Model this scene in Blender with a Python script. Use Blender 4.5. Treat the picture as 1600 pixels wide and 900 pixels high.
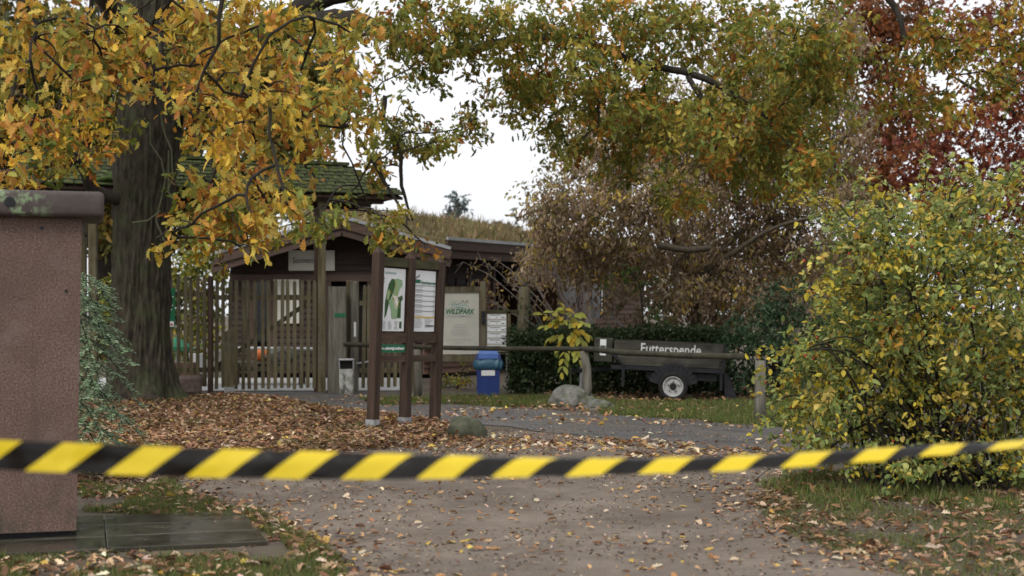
import bpy, bmesh, math, random
import numpy as np
from mathutils import Vector, Matrix, noise as mnoise

for o in list(bpy.data.objects):
    bpy.data.objects.remove(o)
scene = bpy.context.scene
C = scene.collection
random.seed(7)
R = np.random.default_rng(11)
rad = math.radians

# ------------------------------------------------------------------ camera, sky, sun, exposure
cam_d = bpy.data.cameras.new('camera')
cam = bpy.data.objects.new('camera', cam_d)
C.objects.link(cam)
cam.location = (0, 0, 1.5)
cam.rotation_euler = (rad(90), 0, 0)
cam_d.lens = 50
cam_d.sensor_width = 36
cam_d.shift_y = 40 / 1600
cam_d.clip_end = 2000
cam_d.dof.use_dof = True
cam_d.dof.focus_distance = 14.5
cam_d.dof.aperture_fstop = 2.0
cam_d.dof.aperture_blades = 7
scene.camera = cam

SUN_EL, SUN_AZ = 48, 205          # degrees; azimuth clockwise from +Y (behind the camera, a little to the left)
world = bpy.data.worlds.new('World')
scene.world = world
world.use_nodes = True
wn, wl = world.node_tree.nodes, world.node_tree.links
wn.clear()
sky = wn.new('ShaderNodeTexSky')
sky.sky_type = 'NISHITA'
sky.sun_disc = False
sky.sun_elevation = rad(SUN_EL)
sky.sun_rotation = rad(SUN_AZ)
sky.air_density = 1.0
sky.dust_density = 4.0
hs = wn.new('ShaderNodeHueSaturation')
hs.inputs['Saturation'].default_value = 0.12
mixw = wn.new('ShaderNodeMix')
mixw.data_type = 'RGBA'
mixw.inputs[0].default_value = 0.72
mixw.inputs[7].default_value = (8.2, 8.35, 8.7, 1)       # even cloud cover
bg = wn.new('ShaderNodeBackground')
bg.inputs['Strength'].default_value = 0.12
wo = wn.new('ShaderNodeOutputWorld')
wl.new(sky.outputs[0], hs.inputs['Color'])
wl.new(hs.outputs[0], mixw.inputs[6])
wl.new(mixw.outputs[2], bg.inputs['Color'])
wl.new(bg.outputs[0], wo.inputs['Surface'])

sun_d = bpy.data.lights.new('sun', 'SUN')
sun_d.energy = 1.5
sun_d.angle = rad(25)
sun_d.color = (1.0, 0.96, 0.9)
sun = bpy.data.objects.new('sun', sun_d)
C.objects.link(sun)
_sd = Vector((math.sin(rad(SUN_AZ)) * math.cos(rad(SUN_EL)), math.cos(rad(SUN_AZ)) * math.cos(rad(SUN_EL)), math.sin(rad(SUN_EL))))
sun.rotation_euler = _sd.to_track_quat('Z', 'Y').to_euler()

scene.view_settings.view_transform = 'Standard'
scene.view_settings.look = 'None'
scene.view_settings.exposure = 0.31
scene.view_settings.gamma = 1
scene.view_settings.use_curve_mapping = False
scene.render.engine = 'CYCLES'
scene.cycles.max_bounces = 6
scene.cycles.diffuse_bounces = 3
scene.cycles.glossy_bounces = 2
scene.cycles.transmission_bounces = 3
scene.cycles.use_denoising = True

# ------------------------------------------------------------------ helpers
F = 2222.2
HZ = 490.0
CH = 1.5

def P(px, py, Y):
    return Vector(((px - 800) / F * Y, Y, CH - (py - HZ) / F * Y))

def G(px, py, z=0.0):
    Y = (CH - z) * F / (py - HZ)
    return Vector(((px - 800) / F * Y, Y, z))

def GX(px, Y):
    return (px - 800) / F * Y

def wm(o):
    return o.matrix_basis.copy() if o.parent is None else wm(o.parent) @ o.matrix_basis

def tag(o, label=None, cat=None, group=None, kind=None):
    if label: o['label'] = label
    if cat: o['category'] = cat
    if group: o['group'] = group
    if kind: o['kind'] = kind
    return o

def empty(name, loc, label=None, cat=None, group=None, rot=None):
    o = bpy.data.objects.new(name, None)
    C.objects.link(o)
    o.empty_display_size = 0.2
    if rot is not None:
        o.matrix_basis = Matrix.Translation(loc) @ rot
    else:
        o.location = loc
    return tag(o, label, cat, group)

def link(name, me, parent=None, loc=(0, 0, 0), rot=(0, 0, 0), scale=None):
    o = bpy.data.objects.new(name, me)
    C.objects.link(o)
    o.parent = parent
    o.location = loc
    o.rotation_euler = rot
    if scale is not None:
        o.scale = scale
    return o

class MB:
    """collects shapes into one mesh"""
    def __init__(self):
        self.v, self.f = [], []
    def add(self, vs, fs):
        n = len(self.v)
        self.v += [Vector(v) for v in vs]
        self.f += [tuple(i + n for i in f) for f in fs]
        return self
    def box(self, c, s, rz=0.0, bev=0.0, M=None):
        x, y, z = s[0] / 2, s[1] / 2, s[2] / 2
        b = min(bev, x * .9, y * .9, z * .9)
        if b <= 0:
            vs = [(-x, -y, -z), (x, -y, -z), (x, y, -z), (-x, y, -z), (-x, -y, z), (x, -y, z), (x, y, z), (-x, y, z)]
            fs = [(0, 3, 2, 1), (4, 5, 6, 7), (0, 1, 5, 4), (1, 2, 6, 5), (2, 3, 7, 6), (3, 0, 4, 7)]
        else:
            bm = bmesh.new()
            bmesh.ops.create_cube(bm, size=1)
            for v in bm.verts:
                v.co = Vector((v.co.x * 2 * x, v.co.y * 2 * y, v.co.z * 2 * z))
            bmesh.ops.bevel(bm, geom=bm.edges[:], offset=b, segments=2, affect='EDGES', profile=0.5)
            bm.verts.index_update()
            vs = [v.co.copy() for v in bm.verts]
            fs = [tuple(v.index for v in f.verts) for f in bm.faces]
            bm.free()
        T = Matrix.Translation(c) @ (M if M is not None else Matrix.Rotation(rz, 4, 'Z'))
        return self.add([T @ Vector(v) for v in vs], fs)
    def beam(self, p0, p1, w, h, up=(0, 0, 1)):
        p0, p1 = Vector(p0), Vector(p1)
        d = p1 - p0
        L = d.length
        x = d.normalized()
        y = Vector(up).cross(x)
        if y.length < 1e-4:
            y = Vector((0, 1, 0))
        y.normalize()
        z = x.cross(y)
        M = Matrix((x, y, z)).transposed().to_4x4()
        return self.box((p0 + p1) / 2, (L, w, h), M=M)
    def tube(self, pts, rr, n=8, cap=True, wob=0.0):
        pts = [Vector(p) for p in pts]
        if not hasattr(rr, '__len__'):
            rr = [rr] * len(pts)
        ref = None
        rings = []
        base = len(self.v)
        for i, p in enumerate(pts):
            d = (pts[min(i + 1, len(pts) - 1)] - pts[max(i - 1, 0)])
            if d.length < 1e-6: d = Vector((0, 0, 1))
            d.normalize()
            if ref is None:
                ref = d.orthogonal().normalized()
            ref = (ref - d * ref.dot(d))
            if ref.length < 1e-5: ref = d.orthogonal()
            ref.normalize()
            b = d.cross(ref)
            for k in range(n):
                a = 2 * math.pi * k / n
                r = rr[i]
                if wob:
                    r *= 1 + wob * mnoise.noise(Vector((math.cos(a) * 2.1, math.sin(a) * 2.1, i * 0.35 + p.x)))
                self.v.append(p + (ref * math.cos(a) + b * math.sin(a)) * r)
        for i in range(len(pts) - 1):
            for k in range(n):
                a0 = base + i * n + k
                a1 = base + i * n + (k + 1) % n
                self.f.append((a0, a1, a1 + n, a0 + n))
        if cap:
            self.f.append(tuple(base + k for k in range(n - 1, -1, -1)))
            e = base + (len(pts) - 1) * n
            self.f.append(tuple(e + k for k in range(n)))
        return self
    def disc(self, c, r0, r1, h, n=24, axis='Z', M=None):
        """frustum of radii r0 (bottom) r1 (top), height h, along local z"""
        T = Matrix.Translation(c) @ (M if M is not None else Matrix.Identity(4))
        vs = []
        for r, z in ((r0, 0), (r1, h)):
            for k in range(n):
                a = 2 * math.pi * k / n
                vs.append(T @ Vector((r * math.cos(a), r * math.sin(a), z)))
        fs = [(k, (k + 1) % n, n + (k + 1) % n, n + k) for k in range(n)]
        fs += [tuple(range(n - 1, -1, -1)), tuple(range(n, 2 * n))]
        return self.add(vs, fs)
    def prism(self, poly, d, M):
        """polygon in local xz extruded along local y by d"""
        n = len(poly)
        vs = [M @ Vector((x, 0, z)) for x, z in poly] + [M @ Vector((x, d, z)) for x, z in poly]
        fs = [tuple(range(n)), tuple(range(2 * n - 1, n - 1, -1))]
        fs += [(k + n, (k + 1) % n + n, (k + 1) % n, k) for k in range(n)]
        return self.add(vs, fs)
    def mesh(self, name, mat=None, smooth=False):
        me = bpy.data.meshes.new(name)
        me.from_pydata([tuple(v) for v in self.v], [], self.f)
        bm = bmesh.new(); bm.from_mesh(me)
        bmesh.ops.recalc_face_normals(bm, faces=bm.faces[:])
        bm.to_mesh(me); bm.free()
        if mat is not None: me.materials.append(mat)
        if smooth:
            me.polygons.foreach_set('use_smooth', [True] * len(me.polygons))
        return me
    def build(self, name, mat, parent=None, smooth=False, world=False):
        if world and parent is not None:
            inv = wm(parent).inverted()
            self.v = [inv @ v for v in self.v]
        return link(name, self.mesh(name, mat, smooth), parent)

# ------------------------------------------------------------------ materials
MATS = {}
def mat(name, cols, scale=(4, 4, 4), rough=0.8, bump=0.3, vary=0.15, detail=6, pos=None, spec=0.3, metal=0.0, coord='Object', bscale=None, rough2=None):
    m = bpy.data.materials.new(name)
    m.use_nodes = True
    n, l = m.node_tree.nodes, m.node_tree.links
    b = n['Principled BSDF']
    tc = n.new('ShaderNodeTexCoord'); mp = n.new('ShaderNodeMapping')
    mp.inputs['Scale'].default_value = scale
    nz = n.new('ShaderNodeTexNoise'); nz.inputs['Scale'].default_value = 1.0
    nz.inputs['Detail'].default_value = detail; nz.inputs['Roughness'].default_value = 0.62
    cr = n.new('ShaderNodeValToRGB')
    els = cr.color_ramp.elements
    k = len(cols)
    pos = pos or [0.3 + 0.4 * i / max(1, k - 1) for i in range(k)]
    els[0].position = pos[0]; els[0].color = (*cols[0], 1)
    els[1].position = pos[-1]; els[1].color = (*cols[-1], 1)
    for p, c in list(zip(pos, cols))[1:-1]:
        e = els.new(p); e.color = (*c, 1)
    oi = n.new('ShaderNodeObjectInfo')
    mr = n.new('ShaderNodeMapRange'); mr.inputs[3].default_value = 1 - vary; mr.inputs[4].default_value = 1 + vary
    hv = n.new('ShaderNodeHueSaturation')
    ad = n.new('ShaderNodeVectorMath'); ad.operation = 'ADD'
    rv = n.new('ShaderNodeVectorMath'); rv.operation = 'SCALE'; rv.inputs[3].default_value = 37.0
    cx = n.new('ShaderNodeCombineXYZ')
    l.new(oi.outputs['Random'], cx.inputs[0]); l.new(oi.outputs['Random'], cx.inputs[1])
    l.new(cx.outputs[0], rv.inputs[0])
    l.new(tc.outputs[coord], mp.inputs['Vector'])
    l.new(mp.outputs[0], ad.inputs[0]); l.new(rv.outputs[0], ad.inputs[1])
    l.new(ad.outputs[0], nz.inputs['Vector'])
    l.new(nz.outputs['Fac'], cr.inputs[0])
    l.new(oi.outputs['Random'], mr.inputs[0]); l.new(mr.outputs[0], hv.inputs['Value'])
    l.new(cr.outputs[0], hv.inputs['Color']); l.new(hv.outputs[0], b.inputs['Base Color'])
    b.inputs['Roughness'].default_value = rough
    b.inputs['Specular IOR Level'].default_value = spec
    b.inputs['Metallic'].default_value = metal
    if rough2 is not None:
        m2 = n.new('ShaderNodeMapRange'); m2.inputs[1].default_value = .35; m2.inputs[2].default_value = .65
        m2.inputs[3].default_value = rough; m2.inputs[4].default_value = rough2
        l.new(nz.outputs['Fac'], m2.inputs[0]); l.new(m2.outputs[0], b.inputs['Roughness'])
    if bump:
        bp = n.new('ShaderNodeBump'); bp.inputs['Strength'].default_value = bump; bp.inputs['Distance'].default_value = 0.02
        if bscale:
            n2 = n.new('ShaderNodeTexNoise'); n2.inputs['Scale'].default_value = bscale; n2.inputs['Detail'].default_value = 5
            l.new(tc.outputs[coord], n2.inputs['Vector']); l.new(n2.outputs['Fac'], bp.inputs['Height'])
        else:
            l.new(nz.outputs['Fac'], bp.inputs['Height'])
        l.new(bp.outputs[0], b.inputs['Normal'])
    MATS[name] = m
    return m

def leaf_mat(name, trans=0.35, rough=0.55):
    m = bpy.data.materials.new(name); m.use_nodes = True
    n, l = m.node_tree.nodes, m.node_tree.links
    b = n['Principled BSDF']; out = n['Material Output']
    at = n.new('ShaderNodeAttribute'); at.attribute_name = 'col'
    tc = n.new('ShaderNodeTexCoord'); nz = n.new('ShaderNodeTexNoise'); nz.inputs['Scale'].default_value = 30; nz.inputs['Detail'].default_value = 3
    mr = n.new('ShaderNodeMapRange'); mr.inputs[3].default_value = .7; mr.inputs[4].default_value = 1.3
    hv = n.new('ShaderNodeHueSaturation')
    l.new(tc.outputs['Object'], nz.inputs['Vector']); l.new(nz.outputs['Fac'], mr.inputs[0]); l.new(mr.outputs[0], hv.inputs['Value'])
    l.new(at.outputs['Color'], hv.inputs['Color'])
    tr = n.new('ShaderNodeBsdfTranslucent'); mx = n.new('ShaderNodeMixShader'); mx.inputs[0].default_value = trans
    l.new(hv.outputs[0], b.inputs['Base Color']); l.new(hv.outputs[0], tr.inputs['Color'])
    b.inputs['Roughness'].default_value = rough; b.inputs['Specular IOR Level'].default_value = 0.3
    l.new(b.outputs[0], mx.inputs[1]); l.new(tr.outputs[0], mx.inputs[2]); l.new(mx.outputs[0], out.inputs['Surface'])
    return m

LEAF = leaf_mat('leaf_tissue', 0.38)
LITTER = leaf_mat('dry_leaf_tissue', 0.1, 0.7)
NEEDLE = leaf_mat('needle_tissue', 0.12, 0.5)

bark = mat('oak_bark', [(.010, .008, .006), (.036, .029, .020), (.070, .058, .04)], (16, 16, 4.5), .92, 1.0, 0)
bark_dark = mat('branch_bark', [(.012, .010, .008), (.04, .033, .024)], (12, 12, 3), .9, .4, 0)
twig_grey = mat('grey_twig_bark', [(.10, .085, .075), (.22, .19, .17)], (20, 20, 5), .9, .3, 0)
mossy = mat('mossy_branch_bark', [(.02, .017, .01), (.05, .06, .02)], (8, 8, 3), .9, .4, 0)
twig_tan = mat('tan_twig_bark', [(.05, .042, .028), (.12, .098, .07)], (14, 14, 4), .9, .3, 0)
wood_olive = mat('weathered_olive_timber', [(.05, .040, .020), (.105, .085, .045), (.15, .13, .075)], (14, 14, 1.3), .85, .35, .2)
wood_brown = mat('brown_stained_timber', [(.028, .016, .011), (.060, .036, .025), (.085, .054, .038)], (16, 16, 1.6), .75, .3, .15)
wood_brown_h = mat('brown_stained_rail', [(.028, .016, .011), (.060, .036, .025), (.085, .06, .04)], (1.6, 16, 16), .75, .3, .15)
wood_moss_h = mat('mossy_rail_timber', [(.035, .03, .016), (.075, .072, .03)], (3, 12, 12), .85, .3, .15)
wood_grey = mat('grey_weathered_timber', [(.06, .055, .042), (.13, .12, .095), (.19, .18, .15)], (14, 14, 1.5), .88, .35, .1)
wood_log = mat('rail_log_wood', [(.022, .020, .013), (.06, .056, .036)], (5, 5, 5), .85, .3, .1)
siding = mat('dark_brown_siding', [(.020, .0115, .008), (.040, .023, .016)], (1.2, 14, 14), .7, .2, .22)
siding2 = mat('red_brown_siding', [(.085, .046, .032), (.16, .09, .062)], (1.2, 14, 14), .7, .2, .2)
fascia = mat('fascia_board_brown', [(.05, .03, .022), (.085, .053, .04)], (1.5, 12, 12), .65, .2, .12)
flash = mat('zinc_flashing', [(.22, .23, .24), (.36, .37, .38)], (3, 3, 3), .45, .1, .05, metal=.3)
dark = mat('shade_black', [(.006, .005, .004), (.012, .010, .008)], (3, 3, 3), .9, 0, 0)  # near-black colour painted in for the shade inside rooms and openings
glass_dark = mat('dark_window_glass', [(.01, .01, .012), (.02, .022, .025)], (2, 2, 2), .12, 0, 0, spec=.6)
shingle = mat('mossy_shingle_wood', [(.022, .020, .012), (.042, .05, .016), (.07, .10, .024)], (9, 9, 9), .9, .6, .35, pos=[.35, .5, .68])
moss = mat('cushion_moss', [(.02, .035, .008), (.05, .085, .015)], (20, 20, 20), .95, .8, 0)
stone_pillar = mat('speckled_brown_stone', [(.072, .042, .032), (.130, .080, .063), (.205, .145, .120)], (80, 80, 80), .78, .35, 0, pos=[.33, .5, .68], detail=3)
stone_cap_base = [(.056, .043, .038), (.080, .063, .057)]
slab_m = mat('wet_paving_slab', [(.036, .033, .023), (.070, .064, .047)], (4, 4, 4), .04, .03, .2, spec=.6, rough2=.28)
dirt = mat('packed_dirt', [(.100, .078, .060), (.166, .132, .104), (.212, .174, .142)], (1.1, 1.1, 1.1), .9, .5, 0, pos=[.3, .5, .7], detail=12, bscale=28)
asphalt = mat('worn_asphalt', [(.062, .058, .056), (.105, .100, .097)], (2.2, 2.2, 2.2), .38, .4, 0, detail=10, bscale=60, rough2=.8)
soil = mat('dark_soil', [(.05, .038, .028), (.10, .078, .058), (.075, .075, .034)], (1.4, 1.4, 1.4), .95, .6, 0, pos=[.3, .5, .7], detail=10)
concrete = mat('pale_forecourt_concrete', [(.34, .34, .33), (.46, .455, .44)], (2, 2, 2), .85, .2, 0)
granite = mat('grey_granite', [(.06, .06, .05), (.14, .136, .122), (.22, .21, .195)], (9, 9, 9), .88, .6, .1)
granite_moss = mat('mossy_boulder_rock', [(.03, .032, .020), (.065, .068, .042), (.11, .11, .08)], (9, 9, 9), .9, .6, .1)
granite_red = mat('reddish_granite', [(.09, .06, .05), (.20, .15, .13)], (18, 18, 18), .88, .5, .05)
steel_black = mat('black_painted_steel', [(.008, .008, .010), (.02, .02, .024)], (8, 8, 8), .5, .1, .1)
steel_galv = mat('galvanised_steel', [(.25, .255, .26), (.42, .42, .42)], (20, 20, 20), .5, .1, .1, metal=.4)
rubber = mat('tyre_rubber', [(.010, .010, .010), (.022, .021, .02)], (20, 20, 20), .85, .2, 0)
rim_m = mat('silver_rim_paint', [(.28, .28, .275), (.46, .46, .45)], (14, 14, 14), .45, .05, 0)
plank_old = mat('old_grey_plank', [(.022, .020, .016), (.050, .046, .037), (.078, .073, .06)], (1.6, 12, 12), .88, .4, .12)
plank_green = mat('greenish_grey_board', [(.036, .036, .026), (.07, .068, .05)], (3, 6, 6), .85, .2, .1)
white_print = mat('white_print', [(.72, .73, .73), (.78, .78, .78)], (3, 3, 3), .5, 0, 0)
cream_print = mat('cream_sign_board', [(.42, .405, .345), (.50, .485, .42)], (2.5, 2.5, 2.5), .55, .05, 0)
grey_print = mat('grey_print_ink', [(.30, .30, .29), (.34, .34, .33)], (3, 3, 3), .6, 0, 0)
dark_print = mat('dark_print_ink', [(.05, .055, .055), (.09, .09, .09)], (3, 3, 3), .6, 0, 0)
green_print = mat('green_print_ink', [(.012, .115, .05), (.016, .14, .062)], (3, 3, 3), .45, 0, 0)
dgreen_print = mat('dark_green_print_ink', [(.03, .085, .022), (.04, .105, .03)], (40, 40, 40), .5, 0, 0)
lgreen_print = mat('light_green_print_ink', [(.22, .36, .18), (.30, .44, .25)], (60, 60, 60), .5, 0, 0)
teal_print = mat('pale_teal_print_ink', [(.30, .42, .38), (.36, .47, .43)], (3, 3, 3), .5, 0, 0)
yellow_print = mat('yellow_print_ink', [(.55, .38, .08), (.62, .44, .12)], (3, 3, 3), .5, 0, 0)
white_paint = mat('white_brush_paint', [(.45, .45, .43), (.72, .72, .70)], (25, 25, 25), .6, .1, 0)
bin_blue = mat('blue_bin_plastic', [(.010, .030, .155), (.016, .045, .21)], (4, 4, 4), .42, .05, 0, spec=.5)
bin_lid = mat('light_blue_lid_plastic', [(.07, .16, .47), (.10, .21, .54)], (4, 4, 4), .4, .05, 0, spec=.5)
bag_m = mat('teal_blue_bin_bag', [(.025, .085, .14), (.05, .15, .23)], (12, 12, 12), .3, .5, 0, spec=.5)
ash_face = mat('stained_white_metal', [(.05, .05, .035), (.17, .17, .14), (.40, .40, .38)], (9, 9, 6), .5, .15, 0, pos=[.38, .47, .58])
parasol_m = mat('green_parasol_cloth', [(.015, .12, .06), (.03, .19, .095)], (4, 4, 4), .7, .1, 0)
orange_m = mat('orange_skin', [(.60, .15, .03), (.72, .22, .06)], (6, 6, 6), .5, .1, 0)
sod = mat('dry_roof_turf', [(.07, .06, .03), (.14, .12, .055), (.17, .10, .06)], (3, 3, 3), .95, .8, 0, detail=10)
lichen_cols = None
far_house = mat('far_house_boards', [(.10, .065, .05), (.15, .10, .08)], (2, 8, 8), .8, .2, .1)
tape_hips = mat('red_rose_hip', [(.32, .03, .02), (.42, .05, .02)], (8, 8, 8), .4, 0, .1)

# cap stone with lichen patches of its own
cap_m = mat('cap_stone_with_lichen', stone_cap_base, (14, 14, 14), .6, .12, 0)
def add_patches(m, color, scale, lo, hi, zmask=None, stretch=None):
    n, l = m.node_tree.nodes, m.node_tree.links
    b = n['Principled BSDF']
    src = b.inputs['Base Color'].links[0].from_socket
    tc = n.new('ShaderNodeTexCoord'); nz = n.new('ShaderNodeTexNoise'); nz.inputs['Scale'].default_value = scale
    nz.inputs['Detail'].default_value = 8; nz.inputs['Roughness'].default_value = .7
    mr = n.new('ShaderNodeMapRange'); mr.inputs[1].default_value = lo; mr.inputs[2].default_value = hi
    mx = n.new('ShaderNodeMix'); mx.data_type = 'RGBA'
    mx.inputs[7].default_value = (*color, 1)
    if stretch:
        mp = n.new('ShaderNodeMapping'); mp.inputs['Scale'].default_value = stretch
        l.new(tc.outputs['Object'], mp.inputs['Vector']); l.new(mp.outputs[0], nz.inputs['Vector'])
    else:
        l.new(tc.outputs['Object'], nz.inputs['Vector'])
    l.new(nz.outputs['Fac'], mr.inputs[0])
    fac = mr.outputs[0]
    if zmask:
        sx = n.new('ShaderNodeSeparateXYZ'); l.new(tc.outputs['Object'], sx.inputs[0])
        for ax, a0, a1 in zmask:
            q = n.new('ShaderNodeMapRange'); q.inputs[1].default_value = a0; q.inputs[2].default_value = a1
            l.new(sx.outputs[ax], q.inputs[0])
            mu = n.new('ShaderNodeMath'); mu.operation = 'MULTIPLY'
            l.new(fac, mu.inputs[0]); l.new(q.outputs[0], mu.inputs[1]); fac = mu.outputs[0]
    l.new(fac, mx.inputs[0]); l.new(src, mx.inputs[6]); l.new(mx.outputs[2], b.inputs['Base Color'])
add_patches(cap_m, (.20, .27, .15), 11, .50, .60, [('X', -.16, -.32)])
add_patches(stone_pillar, (.075, .050, .040), 1.3, .45, .75)
add_patches(stone_pillar, (.17, .125, .108), 3.1, .52, .78)
add_patches(stone_pillar, (.045, .034, .027), 6, .62, .72)
add_patches(stone_pillar, (.06, .043, .035), 1.0, .56, .85, stretch=(9, 9, .7))
add_patches(stone_pillar, (.055, .05, .035), 5, .45, .65, [('Z', .45, .1)])
add_patches(plank_old, (.09, .084, .07), 3, .5, .7)
add_patches(plank_old, (.02, .02, .012), 7, .58, .7)
add_patches(rim_m, (.16, .10, .06), 12, .56, .66)
add_patches(wood_olive, (.13, .125, .10), 2.5, .48, .7)
add_patches(granite, (.10, .115, .06), 4, .5, .62)
add_patches(dirt, (.085, .066, .052), .55, .46, .72)
add_patches(dirt, (.25, .22, .19), 45, .56, .68)
add_patches(dirt, (.065, .05, .04), 26, .6, .72)
add_patches(dirt, (.10, .08, .064), 3.5, .52, .68)
add_patches(asphalt, (.12, .095, .072), .7, .48, .66)
add_patches(asphalt, (.05, .046, .043), 5, .56, .7)
add_patches(asphalt, (.18, .165, .15), 50, .58, .68)
add_patches(bark, (.045, .055, .022), 2.2, .48, .72)

def text_mesh(body, size, material, offset=0.0, align='CENTER', shear=0.0, extrude=0.0015, sx=1.0):
    cu = bpy.data.curves.new('lettering', 'FONT')
    cu.body = body; cu.size = size; cu.align_x = align; cu.offset = offset; cu.shear = shear; cu.extrude = extrude
    cu.resolution_u = 3
    ob = bpy.data.objects.new('lettering_tmp', cu)
    C.objects.link(ob)
    dg = bpy.context.evaluated_depsgraph_get()
    me = bpy.data.meshes.new_from_object(ob.evaluated_get(dg))
    C.objects.unlink(ob); bpy.data.objects.remove(ob)
    me.name = 'lettering'
    me.materials.clear(); me.materials.append(material)
    # stand it up: text x -> x, text y -> z, facing -y
    me.transform(Matrix.Diagonal((sx, 1, 1, 1)))
    me.transform(Matrix.Rotation(rad(90), 4, 'X'))
    return me

# ------------------------------------------------------------------ leaves
def fold_half(half, fold=.35, curl=.25):
    """two folded half blades from a half outline (x, y)"""
    m = len(half)
    vs, fs = [], []
    ribs = [(0, y, -curl * y * y) for _, y in half]
    L_ = [(-x, y, fold * x - curl * y * y) for x, y in half]
    R_ = [(x, y, fold * x - curl * y * y) for x, y in half]
    return ribs, L_, R_

def tmpl_hi(half, fold=.35, curl=.25):
    ribs, L_, R_ = fold_half(half, fold, curl)
    m = len(half)
    vs = ribs + L_ + R_
    fs = []
    for i in range(m - 1):
        fs.append((i, i + 1, m + i + 1, m + i))
        fs.append((i + 1, i, 2 * m + i, 2 * m + i + 1))
    return np.array(vs, float), fs

def tmpl_lo(half, fold=.35, curl=.2):
    """base, tip shared, each half one n-gon"""
    vs = [(0, 0, 0), (0, 1, -curl)]
    l, r = [], []
    for x, y in half:
        vs.append((-x, y, fold * x - curl * y * y)); l.append(len(vs) - 1)
    for x, y in half:
        vs.append((x, y, fold * x - curl * y * y)); r.append(len(vs) - 1)
    fs = [tuple([0, 1] + l[::-1]), tuple([1, 0] + r)]
    return np.array(vs, float), fs

OAK_HI = tmpl_hi([(.012, -.18), (.015, .0), (.10, .10), (.16, .16), (.09, .23), (.20, .33), (.24, .40), (.12, .46), (.25, .57), (.28, .64), (.15, .69), (.22, .78), (.20, .86), (.10, .90), (.06, .98), (.0, 1.0)], .45, .3)
OAK_LO = tmpl_lo([(.02, .02), (.17, .2), (.09, .3), (.26, .48), (.14, .58), (.25, .76), (.10, .88)])
OVATE = tmpl_lo([(.16, .15), (.28, .42), (.2, .75)], .3, .2)
NARROW = tmpl_lo([(.17, .3), (.18, .65)], .4, .4)
RHOMB = (np.array([(0, 0, 0), (.3, .45, .1), (0, 1, -.1), (-.3, .45, .1)], float), [(0, 1, 2), (0, 2, 3)])
LANCE = tmpl_lo([(.11, .12), (.17, .38), (.13, .7)], .35, .35)
BLADE = (np.array([(-.03, 0, 0), (.03, 0, 0), (0, 1, .25)], float), [(0, 1, 2)])
NEEDL = (np.array([(-.06, 0, 0), (.06, 0, 0), (.04, .9, 0), (-.04, .9, 0)], float), [(0, 1, 2, 3)])
STAR = tmpl_lo([(.05, .12), (.42, .16), (.16, .32), (.48, .55), (.14, .6)], .2, .25)

def norm(a):
    return a / np.maximum(np.linalg.norm(a, axis=-1, keepdims=True), 1e-9)

def frames(axis, up):
    """matrices whose y is the leaf axis and z close to 'up'"""
    y = norm(axis)
    x = norm(np.cross(y, up))
    z = np.cross(x, y)
    return np.stack([x, y, z], axis=-1)

def leaf_mesh(name, tmpl, pos, rot, sc, col, material):
    tv, tf = tmpl
    N, nv = len(pos), len(tv)
    loc = np.repeat(tv[None], N, 0)
    if N > 1:
        loc[:, :, 0] *= R.normal(1, .16, (N, 1)).clip(.6, 1.4)
        loc[:, :, 2] += R.normal(0, .28, (N, 1)) * loc[:, :, 1] ** 2 + R.normal(0, .3, (N, 1)) * np.abs(loc[:, :, 0]) + R.normal(0, .35, (N, 1)) * loc[:, :, 0] * loc[:, :, 1]
    v = np.einsum('nij,nvj->nvi', rot, loc) * np.asarray(sc).reshape(N, 1, 1) + np.asarray(pos)[:, None, :]
    sizes = np.array([len(f) for f in tf]); flat = np.concatenate([np.array(f) for f in tf])
    me = bpy.data.meshes.new(name)
    me.vertices.add(N * nv)
    me.vertices.foreach_set('co', v.reshape(-1).astype(np.float32))
    loops = (flat[None, :] + (np.arange(N) * nv)[:, None]).reshape(-1)
    me.loops.add(len(loops)); me.loops.foreach_set('vertex_index', loops.astype(np.int32))
    st = np.concatenate([[0], np.cumsum(np.tile(sizes, N))[:-1]])
    me.polygons.add(N * len(tf)); me.polygons.foreach_set('loop_start', st.astype(np.int32))
    me.update(calc_edges=True)
    at = me.color_attributes.new('col', 'FLOAT_COLOR', 'POINT')
    c = np.ones((N, nv, 4), np.float32); c[:, :, :3] = np.asarray(col)[:, None, :]
    at.data.foreach_set('color', c.reshape(-1))
    me.materials.append(material)
    return me

def palette(n, pal, jit=.18):
    """pal: list of (weight, (r,g,b))"""
    w = np.array([p[0] for p in pal], float); w /= w.sum()
    cs = np.array([p[1] for p in pal])
    c = cs[R.choice(len(pal), n, p=w)]
    k = R.normal(1, jit, (n, 1)).clip(.5, 1.6)
    return (c * k * R.normal(1, jit * .25, (n, 3))).clip(.003, .9)

Y1, Y2, OR, OR2, OL, GR, GR2, BR = (.60, .37, .035), (.50, .36, .06), (.46, .21, .025), (.30, .11, .02), (.29, .25, .04), (.12, .145, .022), (.075, .10, .02), (.16, .085, .035)
PAL_YEL = [(3.6, (.64, .42, .055)), (2.8, (.55, .41, .085)), (2.3, (.50, .25, .045)), (.9, OR2), (2.6, (.35, .31, .06)), (1.4, (.19, .22, .045))]
PAL_MID = [(1.5, Y1), (1, Y2), (2, OR), (1, OR2), (3, OL), (1.5, GR), (.7, BR)]
PAL_GRN = [(1.2, (.44, .33, .06)), (1.5, (.42, .20, .03)), (.6, OR2), (4, (.29, .255, .045)), (4.2, (.19, .21, .038)), (1.6, (.12, .15, .032))]
PAL_RGT = [(1.6, (.40, .24, .03)), (1.8, (.34, .15, .02)), (3, OL), (2.5, GR)]
PAL_BRN = [(3, (.33, .235, .145)), (3, (.25, .175, .105)), (2.6, (.43, .33, .22)), (1.0, (.48, .36, .08)), (.9, (.18, .16, .055))]
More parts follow.
